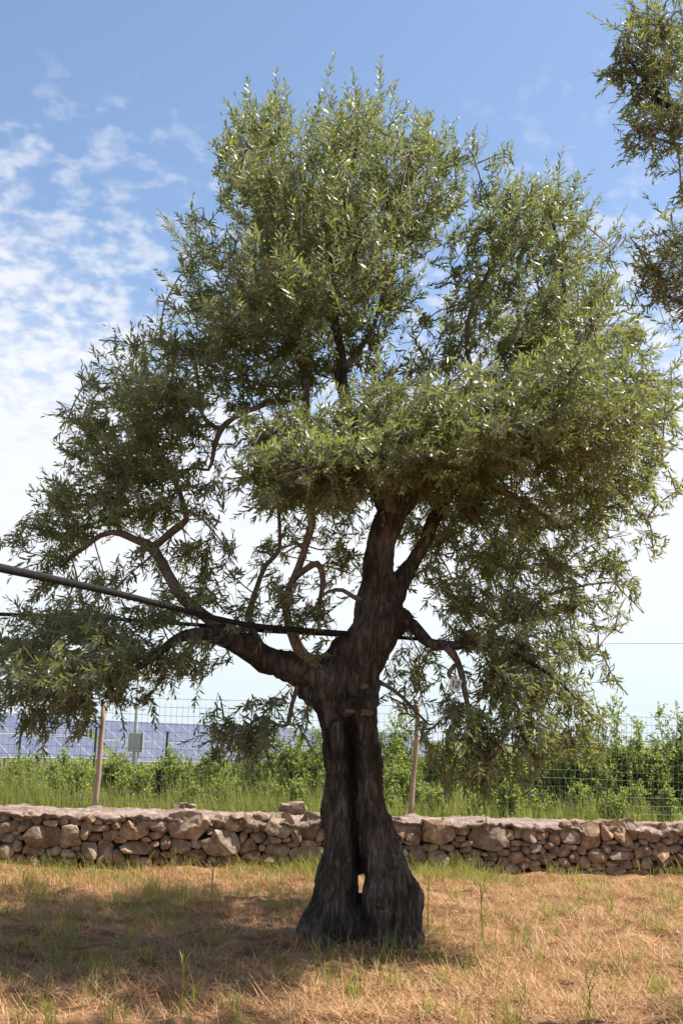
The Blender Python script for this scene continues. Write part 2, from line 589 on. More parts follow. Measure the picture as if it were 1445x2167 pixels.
# ------------------------------------------------------------------ stone wall
# stones read off the photograph: (centre x, centre y, width, height, lean) in four magnified strips
STRIPS = [
    (3.6125, 0, 1690, [(35, 155, 75, 55, 0), (130, 145, 110, 50, -20), (220, 130, 65, 50, 0), (70, 215, 130, 75, 5), (190, 215, 100, 60, 25), (280, 170, 70, 50, 0),
                       (375, 143, 65, 40, 0), (400, 190, 100, 40, 5), (490, 185, 75, 60, 0), (590, 180, 100, 55, 0), (700, 160, 60, 45, 0), (755, 180, 65, 40, 0), (840, 178, 90, 35, 0),
                       (330, 300, 260, 150, 0), (540, 290, 140, 170, 0), (655, 245, 70, 120, -15), (770, 225, 130, 45, 0), (895, 205, 85, 60, 20), (1035, 245, 200, 125, 3), (1210, 210, 150, 80, -10),
                       (1190, 280, 110, 50, 8), (50, 300, 110, 75, 0), (130, 355, 65, 75, 0), (50, 390, 90, 90, 0), (840, 280, 110, 80, 10), (800, 410, 110, 150, 5), (690, 390, 100, 110, 0),
                       (1050, 380, 230, 100, 0), (1180, 430, 65, 70, 0), (1230, 500, 100, 120, 0), (1340, 490, 100, 90, 0), (1080, 490, 150, 70, 0), (520, 420, 80, 60, 0), (260, 390, 150, 60, 0),
                       (900, 440, 90, 80, 0), (1430, 215, 245, 175, 0), (1372, 358, 165, 105, 0), (1280, 340, 70, 90, 0)]),
    (3.6125, 400, 1680, [(230, 220, 70, 100, -20), (170, 300, 60, 60, 0), (330, 240, 170, 90, -15), (430, 210, 70, 75, 0), (380, 170, 90, 40, 10), (250, 380, 280, 190, 0), (415, 350, 60, 75, 0),
                         (485, 225, 60, 70, 0), (520, 265, 50, 45, 0), (535, 335, 100, 70, 0), (450, 400, 140, 100, 20), (595, 365, 60, 45, 0), (560, 415, 50, 40, 0), (475, 475, 110, 60, 0),
                         (690, 255, 190, 160, 0), (560, 190, 120, 60, 0), (650, 350, 90, 60, 0), (820, 310, 60, 120, 10), (940, 260, 140, 170, -20), (1015, 310, 90, 100, -30), (800, 390, 100, 40, 0),
                         (930, 385, 150, 50, -5), (680, 430, 160, 90, 0), (920, 455, 250, 95, 0), (610, 540, 150, 130, 0), (450, 550, 110, 80, 0), (300, 540, 200, 110, 0), (730, 510, 90, 60, 0),
                         (880, 550, 90, 60, 0), (30, 620, 80, 60, 20), (20, 520, 50, 60, 0), (970, 540, 80, 50, 0), (100, 480, 80, 90, 0)]),
    (4.129, 800, 1690, [(150, 300, 170, 200, -35), (310, 305, 150, 150, 0), (520, 300, 270, 190, -5), (740, 270, 130, 80, 0), (970, 350, 330, 220, -8), (470, 430, 130, 60, 5), (600, 430, 130, 55, -5),
                        (680, 395, 70, 40, -20), (350, 490, 150, 120, 0), (530, 525, 150, 130, 0), (680, 525, 140, 110, 0), (830, 550, 150, 80, 0), (860, 470, 100, 50, 0), (1000, 510, 100, 90, 0),
                        (1100, 475, 120, 60, 0), (1145, 320, 90, 80, 0), (1200, 395, 90, 45, 5), (1220, 300, 80, 80, 0), (1320, 320, 110, 120, 20), (1210, 510, 140, 100, 0), (1100, 550, 80, 80, 0),
                        (1200, 440, 100, 50, 0), (1290, 450, 70, 60, 0), (1390, 440, 130, 80, 0), (1180, 615, 150, 80, 0), (1375, 580, 100, 80, 0), (980, 570, 70, 50, 0), (640, 640, 150, 90, 0),
                        (450, 620, 80, 50, 0), (370, 590, 80, 100, 0), (240, 540, 50, 50, 0), (230, 480, 60, 50, 0), (740, 610, 100, 70, 0), (970, 620, 80, 60, 0), (1090, 650, 80, 60, 0),
                        (1240, 670, 120, 50, 0), (840, 640, 90, 60, 0)]),
    (4.188, 1100, 1690, [(200, 330, 110, 60, 10), (295, 280, 60, 50, 0), (460, 330, 180, 140, 0), (420, 240, 80, 60, 0), (500, 240, 70, 70, 30), (640, 335, 190, 210, 0), (760, 300, 130, 150, -20),
                         (900, 310, 230, 130, -38), (985, 280, 100, 170, 25), (1155, 310, 220, 150, 0), (1330, 310, 180, 100, -38), (1420, 280, 80, 90, 0), (320, 360, 100, 90, 0), (440, 430, 120, 55, -5),
                         (170, 450, 110, 70, 5), (260, 420, 90, 50, 0), (400, 480, 130, 80, 0), (475, 520, 90, 80, 0), (260, 510, 170, 40, 0), (690, 500, 150, 120, 0), (560, 460, 70, 60, 0),
                         (760, 450, 70, 70, 0), (905, 445, 220, 50, 0), (900, 505, 230, 80, 0), (1085, 475, 140, 110, 12), (1250, 470, 130, 140, 0), (1320, 385, 110, 70, 0), (1370, 445, 140, 60, 5),
                         (1430, 530, 90, 90, 0), (1300, 570, 120, 80, 20), (1120, 570, 110, 110, 0), (940, 590, 150, 70, 0), (1040, 580, 70, 70, 0), (830, 580, 140, 50, 0), (140, 595, 90, 90, 0),
                         (230, 555, 130, 60, 0), (395, 570, 90, 70, 0), (330, 650, 160, 110, 0), (570, 570, 80, 80, 0), (700, 600, 130, 50, 0), (860, 650, 170, 110, 0), (1050, 680, 200, 90, 15),
                         (1350, 640, 130, 60, 0), (800, 390, 130, 30, 3), (1100, 385, 80, 50, 0), (1230, 640, 90, 70, 0)]),
]
WALL_LEN = 7.2     # half length


def build_wall():
    root = empty('dry_stone_wall', (0, WALL_Y0, 0), 'low rubble stone wall with pinkish mortar capping behind the olive tree', 'wall')
    d = np.array((1, WALL_S, 0)) / math.hypot(1, WALL_S)          # along
    nrm = np.array((d[1], -d[0], 0))                              # towards the camera
    o0 = np.array((0, WALL_Y0, 0))

    def pix_to_uv(x, y):
        v = np.array(CAM_R @ Vector(((x - W_PX / 2) / F_PX, (H_PX / 2 - y) / F_PX, -1.0)))
        c = np.array((0, 0, CAM_Z))
        t = np.dot(o0 - c, nrm) / np.dot(v, nrm)
        p = c + v * t
        return np.dot(p - o0, d), p[2]
    st = []
    for z, x0, y0, lst in STRIPS:
        for cx, cy, w, h, rot in lst:
            X, Y = x0 + cx / z, y0 + cy / z
            u, v = pix_to_uv(X, Y)
            s = 14.9 / F_PX / z
            st.append([u, v, w * s / 2, h * s / 2, math.radians(rot)])
    u_lo, u_hi = min(s[0] for s in st), max(s[0] for s in st)
    r = random.Random(3)
    top = 0.60

    def inside(u, v, k=1.0):
        for a, b_, ra, rb, ro in st:
            c_, s_ = math.cos(ro), math.sin(ro)
            du, dv = u - a, v - b_
            if ((du * c_ + dv * s_) / (ra * k)) ** 2 + ((-du * s_ + dv * c_) / (rb * k)) ** 2 < 1:
                return True
        return False
    # stretches beyond the frame, then small stones wedged into what is left
    for lo, hi in ((-WALL_LEN, u_lo - 0.1), (u_hi + 0.1, WALL_LEN)):
        for k in range(1500):
            u, v = r.uniform(lo, hi), r.uniform(0.02, top - 0.03)
            ra = r.choice((0.06, 0.09, 0.13, 0.17))
            rb = ra * r.uniform(0.5, 0.85)
            if not any(((u - a) / (ra + a2)) ** 2 + ((v - b_) / (rb + b2)) ** 2 < 0.85 for a, b_, a2, b2, _ in st):
                st.append([u, v, ra, rb, r.uniform(-.3, .3)])
    for k in range(5000):
        u, v = r.uniform(-WALL_LEN, WALL_LEN), r.uniform(-0.02, top - 0.03)
        ra = r.uniform(0.05, 0.09)
        rb = ra * r.uniform(0.35, 0.65)
        if not inside(u, v, 1.0) and not any(((u - a) / (ra + a2)) ** 2 + ((v - b_) / (rb + b2)) ** 2 < 0.8 for a, b_, a2, b2, _ in st):
            st.append([u, v, ra, rb, r.uniform(-.4, .4)])
    S = np.array(st)
    K = 13
    th = np.arange(K) * 2 * math.pi / K

    def edist(px, py):
        c_, s_ = np.cos(S[:, 4]), np.sin(S[:, 4])
        du, dv = px[..., None] - S[:, 0], py[..., None] - S[:, 1]
        return (np.abs((du * c_ + dv * s_) / S[:, 2]) ** 3.2 + np.abs((-du * s_ + dv * c_) / S[:, 3]) ** 3.2) ** (1 / 3.2)
    ts = np.linspace(0.2, 1.45, 40)
    for i in range(len(S)):
        a, b_, ra, rb, ro = S[i]
        c_, s_ = math.cos(ro), math.sin(ro)
        se = (np.abs(np.cos(th)) ** 3.2 + np.abs(np.sin(th)) ** 3.2) ** (-1 / 3.2)
        ex = np.cos(th) * ra * se
        ey = np.sin(th) * rb * se
        dx, dy = ex * c_ - ey * s_, ex * s_ + ey * c_
        px = a + ts[:, None] * dx
        py = b_ + ts[:, None] * dy
        near = edist(px, py)
        mine = near[..., i].copy()
        near[..., i] = 9
        win = (mine <= near.min(-1) + 0.02)
        lim = np.array([ts[np.argmin(win[:, k])] if not win[:, k].all() else ts[-1] for k in range(K)])
        lim = np.clip(lim, 0.3, 1.34)
        lim = 0.86 * lim + 0.07 * (np.roll(lim, 1) + np.roll(lim, -1))
        lim *= 0.965
        lim *= 1 + 0.06 * np.array([r.uniform(-1, 1) for _ in range(K)])
        size = math.sqrt(ra * rb)
        out = r.uniform(-0.03, 0.035) + 0.10 * min(size, 0.2)
        depth = 0.16 + size * 0.6
        # the face is broken to a few flat facets
        planes = [(r.uniform(-.7, .7), r.uniform(-.9, .5), size * r.uniform(0.08, 0.4)) for _ in range(4)]
        prof = [(0.82, -depth), (0.97, -0.4 * depth), (1.0, -0.05), (0.94, 0.0), (0.66, 0.0), (0.33, 0.0)]
        rings = []

        def face(uu, vv):
            return np.minimum.reduce([pa * uu + pb * vv + pc for pa, pb, pc in planes])
        for kk, (sc, dep) in enumerate(prof):
            uu, vv = lim * sc * dx, lim * sc * dy
            push = np.full(K, dep + out)
            if kk >= 3:
                push = np.maximum(out + face(uu, vv) - (0.012 if kk == 3 else 0), out - 0.048)
            rings.append((a + uu, b_ + vv, push))
        c_face = float(out + min(pc for _, _, pc in planes))
        vs = np.vstack([np.outer(x, d) + np.outer(y, (0, 0, 1.0)) + np.outer(w, nrm) + o0 for x, y, w in rings])
        cen = a * d + np.array((0, 0, b_)) + nrm * c_face + o0
        bk = a * d + np.array((0, 0, b_)) - nrm * (depth - out) + o0
        vs = np.vstack([vs, cen, bk])
        sp = 1.0 / max(size, 0.05)
        vs = vs + np.stack([vnoise(vs * sp * 1.1 + i * 7.7, 1), vnoise(vs * sp * 1.1 + i * 7.7, 2), vnoise(vs * sp * 1.1 + i * 7.7, 3)], -1) * size * 0.15
        vs = vs + np.stack([vnoise(vs * 28 + i, 4), vnoise(vs * 28 + i, 5), vnoise(vs * 28 + i, 6)], -1) * 0.006
        nr = len(prof)
        ii, jj = np.meshgrid(np.arange(nr - 1), np.arange(K), indexing='ij')
        q = np.stack([ii * K + jj, ii * K + (jj + 1) % K, (ii + 1) * K + (jj + 1) % K, (ii + 1) * K + jj], -1).reshape(-1, 4)
        j = np.arange(K)
        t = np.vstack([np.stack([(nr - 1) * K + j, (nr - 1) * K + (j + 1) % K, np.full(K, nr * K)], -1), np.stack([(j + 1) % K, j, np.full(K, nr * K + 1)], -1)])
        child('stone', mesh_np('stone', vs, [q, t], False, mats=(M['stone'],)), root)
    # earth and rubble core
    us = np.linspace(-WALL_LEN, WALL_LEN, 160)
    prof = [(-0.15, -0.06), (-0.12, 0.5), (-0.5, 0.6), (-0.85, 0.58), (-0.85, -0.06)]
    vs = []
    for dep, z in prof:
        p = np.outer(us, d) + np.array((0, 0, z)) + nrm * dep + o0
        vs.append(p)
    vs = np.vstack(vs)
    vs += np.stack([vnoise(vs * 9, 31), vnoise(vs * 9, 32), vnoise(vs * 9, 33)], -1) * 0.03
    nu = len(us)
    q = []
    for k in range(len(prof) - 1):
        i = np.arange(nu - 1)
        q.append(np.stack([k * nu + i, k * nu + i + 1, (k + 1) * nu + i + 1, (k + 1) * nu + i], -1))
    child('earth_core', mesh_np('earth_core', vs, [np.vstack(q)], True, mats=(M['earth_fill'],)), root)
    # mortar capping: lumpy lip in front, bed rising gently to the fence
    us = np.linspace(-WALL_LEN, WALL_LEN, 760)
    prof = [(-0.14, 0.50), (-0.05, 0.515), (0.0, 0.535), (0.022, 0.555), (0.012, 0.58), (-0.03, 0.598), (-0.09, 0.602), (-0.16, 0.605), (-0.26, 0.608), (-0.38, 0.612), (-0.52, 0.615), (-0.66, 0.62), (-0.80, 0.624), (-0.94, 0.626), (-1.06, 0.615), (-1.12, 0.57), (-1.15, 0.45)]
    vs = []
    for dep, z in prof:
        vs.append(np.outer(us, d) + np.array((0, 0, z)) + nrm * dep + o0)
    vs = np.vstack(vs)
    low = np.tile(vnoise(np.stack([us * 2.3, us * 0, us * 0], -1), 61), len(prof))
    lip = np.repeat(np.array([1, 1, 1, .9, .6, .3] + [0] * (len(prof) - 6)), len(us))
    uu = np.tile(us, len(prof))
    und = vnoise(np.stack([uu * 5.5, uu * 0, uu * 0], -1), 62)
    vs[:, 2] += lip * (und * 0.04 + low * 0.03) + low * 0.008
    vs += np.outer(lip * (vnoise(np.stack([uu * 4.1, uu * 0 + 3, uu * 0], -1), 63)) * 0.03, nrm)
    vs += np.stack([vnoise(vs * 19, 41), vnoise(vs * 19, 42), vnoise(vs * 19, 43)], -1) * (0.009 + 0.022 * lip[:, None])
    vs += np.stack([vs[:, 0] * 0, vs[:, 0] * 0, np.clip(vnoise(vs * 12, 47), 0, 1)], -1) * 0.03
    vs += np.stack([vnoise(vs * 55, 44), vnoise(vs * 55, 45), vnoise(vs * 55, 46)], -1) * (0.006 + 0.008 * lip[:, None])
    vs[:, 2] += 0.02 * fbm(vs * 2.2, 3, 9)
    nu = len(us)
    q = []
    for k in range(len(prof) - 1):
        i = np.arange(nu - 1)
        q.append(np.stack([k * nu + i, k * nu + i + 1, (k + 1) * nu + i + 1, (k + 1) * nu + i], -1))
    child('mortar_capping', mesh_np('mortar_capping', vs, [np.vstack(q)], True, mats=(M['mortar'],)), root)
    return d, nrm, o0


W_D, W_N, W_O = build_wall()


def rock_mesh(name, size, seed, mat, flat=0.35):
    """an angular block: subdivided box, corners knocked off"""
    k = 5
    g = np.linspace(-1, 1, k)
    vs, q = [], []
    nb_ = 0
    for ax in range(3):
        for s in (-1, 1):
            a, b_ = np.meshgrid(g, g, indexing='ij')
            p = np.zeros((k, k, 3))
            p[..., ax] = s
            p[..., (ax + 1) % 3] = a
            p[..., (ax + 2) % 3] = b_
            vs.append(p.reshape(-1, 3))
            i, j = np.meshgrid(np.arange(k - 1), np.arange(k - 1), indexing='ij')
            f_ = np.stack([i * k + j, (i + 1) * k + j, (i + 1) * k + j + 1, i * k + j + 1], -1).reshape(-1, 4)
            q.append((f_ if s > 0 else f_[:, ::-1]) + nb_)
            nb_ += k * k
    v = np.vstack(vs)
    rr = np.linalg.norm(v, axis=1)[:, None]
    v = v * (1 - flat) + v / rr * flat * 1.1
    v = v + np.stack([vnoise(v * 1.3 + seed, 51), vnoise(v * 1.3 + seed, 52), vnoise(v * 1.3 + seed, 53)], -1) * 0.32
    v = v + np.stack([vnoise(v * 4 + seed, 54), vnoise(v * 4 + seed, 55), vnoise(v * 4 + seed, 56)], -1) * 0.05
    v *= np.asarray(size) / 2
    return mesh_np(name, v, [np.vstack(q)], False, mats=(mat,))


def cap_z(x, y):
    dep = -np.dot(np.array((x, y, 0)) - W_O * (1, 1, 0), W_N)
    return float(np.interp(dep, [0, 0.16, 0.52, 0.94, 1.06], [0.57, 0.605, 0.615, 0.626, 0.615]))


p = P(618, 1703, 15.6)
o = obj('loose_stone', rock_mesh('loose_stone', (0.33, 0.22, 0.17), 2.7, M['stone'], 0.45))
o.location = (p[0], 15.52, cap_z(p[0], 15.52) + 0.065)
o.rotation_euler = (0.03, -0.05, 0.2)
o['label'] = 'squared block of stone lying loose on the wall capping beside the trunk'
o['category'] = 'stone'
for k, (x, s, lb) in enumerate(((377, 0.07, 'smallest of three pale rubble stones on the wall capping'), (392, 0.10, 'largest of three pale rubble stones on the wall capping'), (408, 0.08, 'middle sized rubble stone of three on the wall capping'))):
    p = P(x, 1706, 15.75)
    o = obj('rubble_stone', rock_mesh('rubble_stone', (s * 1.3, s, s), 9.0 + k, M['stone'], 0.5))
    o.location = (p[0], 15.68, cap_z(p[0], 15.68) + s * 0.36)
    o['label'] = lb
    o['category'] = 'stone'
    o['group'] = 'rubble stones on the wall capping'

# ------------------------------------------------------------------ fence
FENCE_OFF = 0.97        # behind the wall's front line


def fence_pt(u, z):
    return W_O + W_D * u - W_N * FENCE_OFF + np.array((0, 0, z))


def build_fence():
    root = empty('wire_mesh_fence', tuple(fence_pt(0, 0.6)), 'green welded wire mesh fence on rough wooden stakes along the wall top', 'fence')
    z0, z1 = 0.615, 2.03
    nrow = 13
    half = WALL_LEN - 0.1
    us = np.linspace(-half, half, 60)
    for k in range(nrow + 1):
        z = z0 + (z1 - z0) * k / nrow
        pts = np.array([fence_pt(u, z) for u in us])
        pts[:, 2] += 0.012 * vnoise(np.stack([us * 0.9, us * 0 + k * .15, us * 0], -1), 71) + (0.012 * np.sin(us * 1.2) if k > 9 else 0)
        pts += np.outer(0.02 * vnoise(np.stack([us * 0.6, us * 0 + k * 0.2, us * 0], -1), 72), W_N)
        v, q, t = tube(pts, np.full(len(pts), 0.0027 if 0 < k < nrow else 0.0032), 4)
        child('line_wire', mesh_np('line_wire', v, [q, t], True, mats=(M['wire'],)), root)
    nst = int(2 * half / 0.0735)
    zs = np.linspace(0, z1 - z0, 5)
    v, q, t = tube(np.stack([0.004 * np.sin(zs * 3), zs * 0 + 0.002, zs], -1), np.full(5, 0.0024), 4)
    me = mesh_np('stay_wire', v, [q, t], True, mats=(M['wire'],))
    vis = [-half + 0.0735 * k for k in range(nst)]
    rest = Joined()
    n_ = 0
    for u in vis:
        p = fence_pt(u, z0)
        p += W_N * 0.02 * float(vnoise(np.array([[u * 0.6, 1.3, 0]]), 72)[0])
        x, _y = project(p)
        o = obj('stay_wire', me, root)
        o.location = Vector(p) - Vector(root.location)
    for x0, y0, x1, y1, rp in ((203, 1706, 221, 1488, 7.0), (876, 1718, 885, 1492, 6.4), (-420, 1690, -400, 1475, 7), (1690, 1745, 1700, 1520, 7)):
        u = np.dot(P(x0, y0, 15.7) - W_O, W_D)
        a = fence_pt(u, 0.55) + W_N * 0.035
        mpp = scale_at(a)
        b_ = P(x1, y1, a[1] + 0.02)
        k = np.linspace(0, 1, 7)[:, None]
        pts = a * (1 - k) + b_ * k
        pts += np.stack([vnoise(pts * 2.0 + x0, 81), vnoise(pts * 2.0, 82) * 0, vnoise(pts, 83) * 0], -1) * 0.012
        rad = np.linspace(rp * 0.9, rp * 0.74, 7) * mpp
        v, q, t = tube(pts, rad, 9)
        v += np.stack([vnoise(v * 14, 84), vnoise(v * 14, 85), vnoise(v * 4, 86) * 0], -1) * 0.005
        child('wooden_stake', mesh_np('wooden_stake', v, [q, t], True, mats=(M['post_wood'],)), root)
        # dab of mortar round the stake's foot
        th = np.arange(14) * 2 * math.pi / 14
        rings = [(0.19, -0.04), (0.13, 0.02), (0.075, 0.05), (0.03, 0.062)]
        zc = 0.6
        vs = np.vstack([np.stack([a[0] + rr * np.cos(th) * 1.25, a[1] + rr * np.sin(th), np.full(14, zc + hh)], -1) for rr, hh in rings])
        vs += np.stack([vnoise(vs * 11, 91), vnoise(vs * 11, 92), vnoise(vs * 11, 93)], -1) * 0.016
        ii, jj = np.meshgrid(np.arange(3), np.arange(14), indexing='ij')
        q = np.stack([ii * 14 + jj, ii * 14 + (jj + 1) % 14, (ii + 1) * 14 + (jj + 1) % 14, (ii + 1) * 14 + jj], -1).reshape(-1, 4)
        child('mortar_footing', mesh_np('mortar_footing', vs, [q], True, mats=(M['mortar'],)), root)


build_fence()

# ------------------------------------------------------------------ olive trees
# main tree: strands of the trunk as pixel x, y, depth offset from TREE_D, width in pixels


def strand(lst, D=TREE_D):
    pts, rad = [], []
    for x, y, dy, w in lst:
        p = P(x, y, D + dy)
        pts.append(p)
        rad.append(w / 2 * scale_at(p))
    return np.array(pts), np.array(rad)


TRUNK = [
    [(676, 2035, -.08, 112), (680, 2000, -.06, 106), (682, 1960, -.03, 100), (707, 1910, 0, 106), (717, 1850, 0, 90), (718, 1790, 0, 62), (711, 1720, 0, 56), (715, 1650, 0, 54), (713, 1590, 0, 54), (708, 1545, 0, 56), (702, 1500, 0, 66), (702, 1455, 0, 86), (716, 1418, 0, 88), (738, 1385, 0, 84)],
    [(828, 2055, -.16, 128), (828, 2015, -.14, 118), (832, 1960, -.10, 112), (821, 1900, -.06, 118), (818, 1850, -.03, 104), (805, 1795, 0, 86), (786, 1720, 0, 66), (780, 1650, 0, 60), (775, 1590, 0, 58), (767, 1545, 0, 58), (760, 1500, -.02, 70), (754, 1462, 0, 96), (754, 1415, 0, 96), (775, 1370, 0, 104), (796, 1328, 0, 102), (804, 1290, 0, 92), (804, 1250, 0, 78), (800, 1200, 0, 66), (806, 1150, 0, 58), (824, 1098, 0, 62), (832, 1075, 0, 58)],
    [(752, 1815, .20, 74), (748, 1740, .16, 84), (746, 1650, .14, 84), (742, 1560, .12, 88), (735, 1480, .1, 100), (745, 1420, .06, 100)],
    [(745, 2045, -.04, 140), (746, 2005, .0, 118), (752, 1960, .0, 96), (758, 1922, .04, 58), (762, 1902, .08, 30)],
    [(850, 2050, -.08, 104), (850, 2010, -.06, 88), (862, 1960, -.06, 70), (868, 1895, -.07, 58), (856, 1862, -.02, 44), (836, 1820, 0, 36)],
    [(698, 1740, 0, 36), (697, 1716, 0, 38), (704, 1690, 0, 36)],
    [(700, 1890, -.12, 40), (718, 1780, -.10, 26), (720, 1700, -.09, 22), (720, 1620, -.09, 22), (712, 1540, -.1, 28)],
    [(812, 1900, -.20, 60), (796, 1800, -.15, 40), (782, 1700, -.10, 26), (774, 1600, -.10, 26), (766, 1520, -.13, 40)],
    [(735, 1502, -.14, 40), (762, 1500, -.16, 44), (782, 1480, -.10, 44), (786, 1455, -.03, 40)],
    [(650, 1465, 0, 40), (692, 1500, 0, 46), (700, 1540, 0, 40)],
    [(706, 1452, 0, 86), (668, 1428, 0, 78), (628, 1415, 0, 68), (590, 1404, 0, 58)],
    [(832, 1085, 0, 54), (862, 1062, 0, 36), (890, 1042, .05, 26)],
    [(826, 1090, 0, 44), (806, 1062, -.05, 30), (798, 1040, -.1, 22)],
    [(815, 1285, .05, 60), (840, 1240, .1, 40), (866, 1202, .15, 32)],
    [(838, 1330, 0, 34), (850, 1300, 0, 26), (862, 1308, 0, 22)],
    [(762, 1300, -.05, 30), (766, 1275, -.05, 26), (775, 1240, -.02, 20)],
    [(652, 2016, -.05, 60), (612, 2014, 0, 30), (575, 2008, .1, 16)],
    [(872, 2026, -.1, 60), (902, 2026, -.05, 32), (935, 2022, 0, 16)],
    [(700, 2030, -.25, 80), (690, 2060, -.45, 34)],
    [(820, 2035, -.3, 90), (838, 2070, -.5, 40)],
]
# boughs: (name, [(x, y, depth offset, width px)])
BOUGHS = [
    [(640, 1422, 0, 74), (600, 1406, 0, 62), (560, 1392, 0, 60), (520, 1366, 0, 58), (490, 1350, 0, 50), (455, 1342, -.05, 40), (410, 1342, -.1, 30), (375, 1352, -.2, 22), (320, 1395, -.3, 16), (270, 1425, -.4, 12), (200, 1450, -.5, 8)],
    [(520, 1362, 0, 40), (480, 1335, .1, 30), (430, 1300, .15, 26), (385, 1260, .2, 25), (352, 1212, .2, 24), (322, 1160, .2, 24), (295, 1145, .2, 17), (255, 1128, .25, 15), (215, 1133, .3, 13), (165, 1168, .3, 10), (130, 1200, .35, 6)],
    [(322, 1160, .2, 22), (345, 1140, .15, 20), (372, 1120, .1, 18), (395, 1100, .05, 15), (385, 1050, .1, 12), (350, 980, .1, 9), (320, 900, .2, 6)],
    [(255, 1128, .25, 12), (238, 1080, .2, 11), (236, 1030, .2, 9), (225, 940, .1, 6)],
    [(560, 1385, 0, 26), (530, 1330, .1, 16), (528, 1290, .15, 12), (545, 1240, .2, 11), (565, 1195, .2, 11), (590, 1165, .2, 10), (592, 1120, .2, 9), (590, 1050, .1, 8)],
    [(650, 1405, -.05, 30), (612, 1330, -.1, 22), (605, 1260, -.1, 19), (625, 1220, -.1, 18), (638, 1180, -.1, 17), (655, 1125, -.15, 16), (662, 1080, -.2, 14), (650, 980, -.4, 12), (648, 830, .1, 18), (638, 770, .2, 16), (600, 660, .2, 12), (560, 520, .1, 9), (530, 380, .2, 6)],
    [(625, 1222, -.1, 16), (650, 1203, -.15, 16), (672, 1194, -.2, 16), (682, 1215, -.2, 14), (681, 1250, -.2, 12), (673, 1290, -.2, 9), (676, 1325, -.2, 6)],
    [(772, 1270, -.05, 22), (748, 1264, -.1, 11), (725, 1250, -.15, 10), (695, 1252, -.2, 8), (670, 1270, -.25, 5)],
    [(800, 1050, -.1, 22), (780, 1000, -.15, 20), (750, 920, -.1, 24), (730, 840, 0, 26), (724, 790, 0, 28), (718, 730, 0, 20), (706, 640, 0, 18), (704, 560, 0, 17), (716, 480, .05, 13), (740, 380, .1, 9), (760, 280, .1, 5)],
    [(724, 790, 0, 20), (745, 760, .1, 14), (790, 690, .2, 11), (830, 560, .2, 9), (850, 460, .3, 6), (880, 330, .3, 4)],
    [(650, 838, .1, 14), (600, 848, .1, 13), (555, 858, .1, 13), (505, 878, .05, 13), (470, 905, 0, 14), (458, 930, 0, 13), (452, 960, 0, 10), (442, 995, 0, 8), (410, 990, 0, 6), (370, 1000, 0, 4)],
    [(468, 908, 0, 12), (440, 895, 0, 10), (424, 862, .05, 9), (420, 810, .1, 8), (400, 740, .1, 6), (340, 720, .1, 4)],
    [(866, 1202, .15, 32), (890, 1160, .18, 32), (915, 1105, .2, 31), (935, 1065, .2, 29), (975, 1005, .2, 26), (1040, 930, .2, 24), (1110, 850, .2, 21), (1160, 760, .2, 17), (1190, 650, .2, 13), (1185, 540, .2, 9), (1160, 440, .2, 6)],
    [(890, 1042, .05, 26), (930, 1000, -.2, 22), (1000, 940, -.5, 19), (1100, 900, -.8, 16), (1220, 900, -1.0, 12), (1330, 880, -1.0, 8)],
    [(975, 1005, .2, 20), (1060, 1040, .4, 17), (1130, 1075, .5, 15), (1188, 1118, .6, 13), (1215, 1105, .6, 11), (1260, 1085, .7, 9), (1320, 1060, .8, 6)],
    [(1040, 930, .2, 16), (1000, 800, .4, 13), (990, 680, .5, 10), (1040, 560, .5, 8), (1080, 440, .5, 5)],
    [(848, 1305, 0, 27), (872, 1324, -.05, 26), (898, 1350, -.1, 27), (922, 1366, -.15, 24), (958, 1366, -.2, 20), (1010, 1364, -.3, 15), (1070, 1370, -.35, 13), (1110, 1395, -.4, 11), (1180, 1440, -.45, 8), (1230, 1490, -.5, 5)],
    [(945, 1368, -.2, 20), (968, 1400, -.22, 17), (976, 1430, -.25, 15), (985, 1470, -.3, 12), (1000, 1540, -.35, 9), (1010, 1620, -.4, 6)],
    [(962, 1408, -.22, 11), (950, 1424, -.24, 10), (956, 1434, -.25, 9), (968, 1444, -.26, 8)],
    [(1010, 1364, -.3, 12), (1060, 1320, -.2, 11), (1120, 1290, -.1, 10), (1160, 1260, 0, 9), (1230, 1240, .1, 6), (1300, 1230, .2, 4)],
    [(790, 1440, .05, 16), (815, 1450, .05, 9), (850, 1475, .05, 8), (878, 1505, .05, 7), (905, 1530, .05, 4)],
    [(630, 1448, -.02, 12), (618, 1490, -.05, 10), (609, 1532, -.1, 10), (585, 1532, -.15, 8), (553, 1518, -.2, 8), (530, 1535, -.25, 6), (520, 1580, -.3, 4)],
    [(832, 1085, -.05, 24), (800, 1000, -.6, 18), (740, 960, -1.0, 14), (660, 990, -1.3, 10), (580, 1010, -1.4, 6)],
]
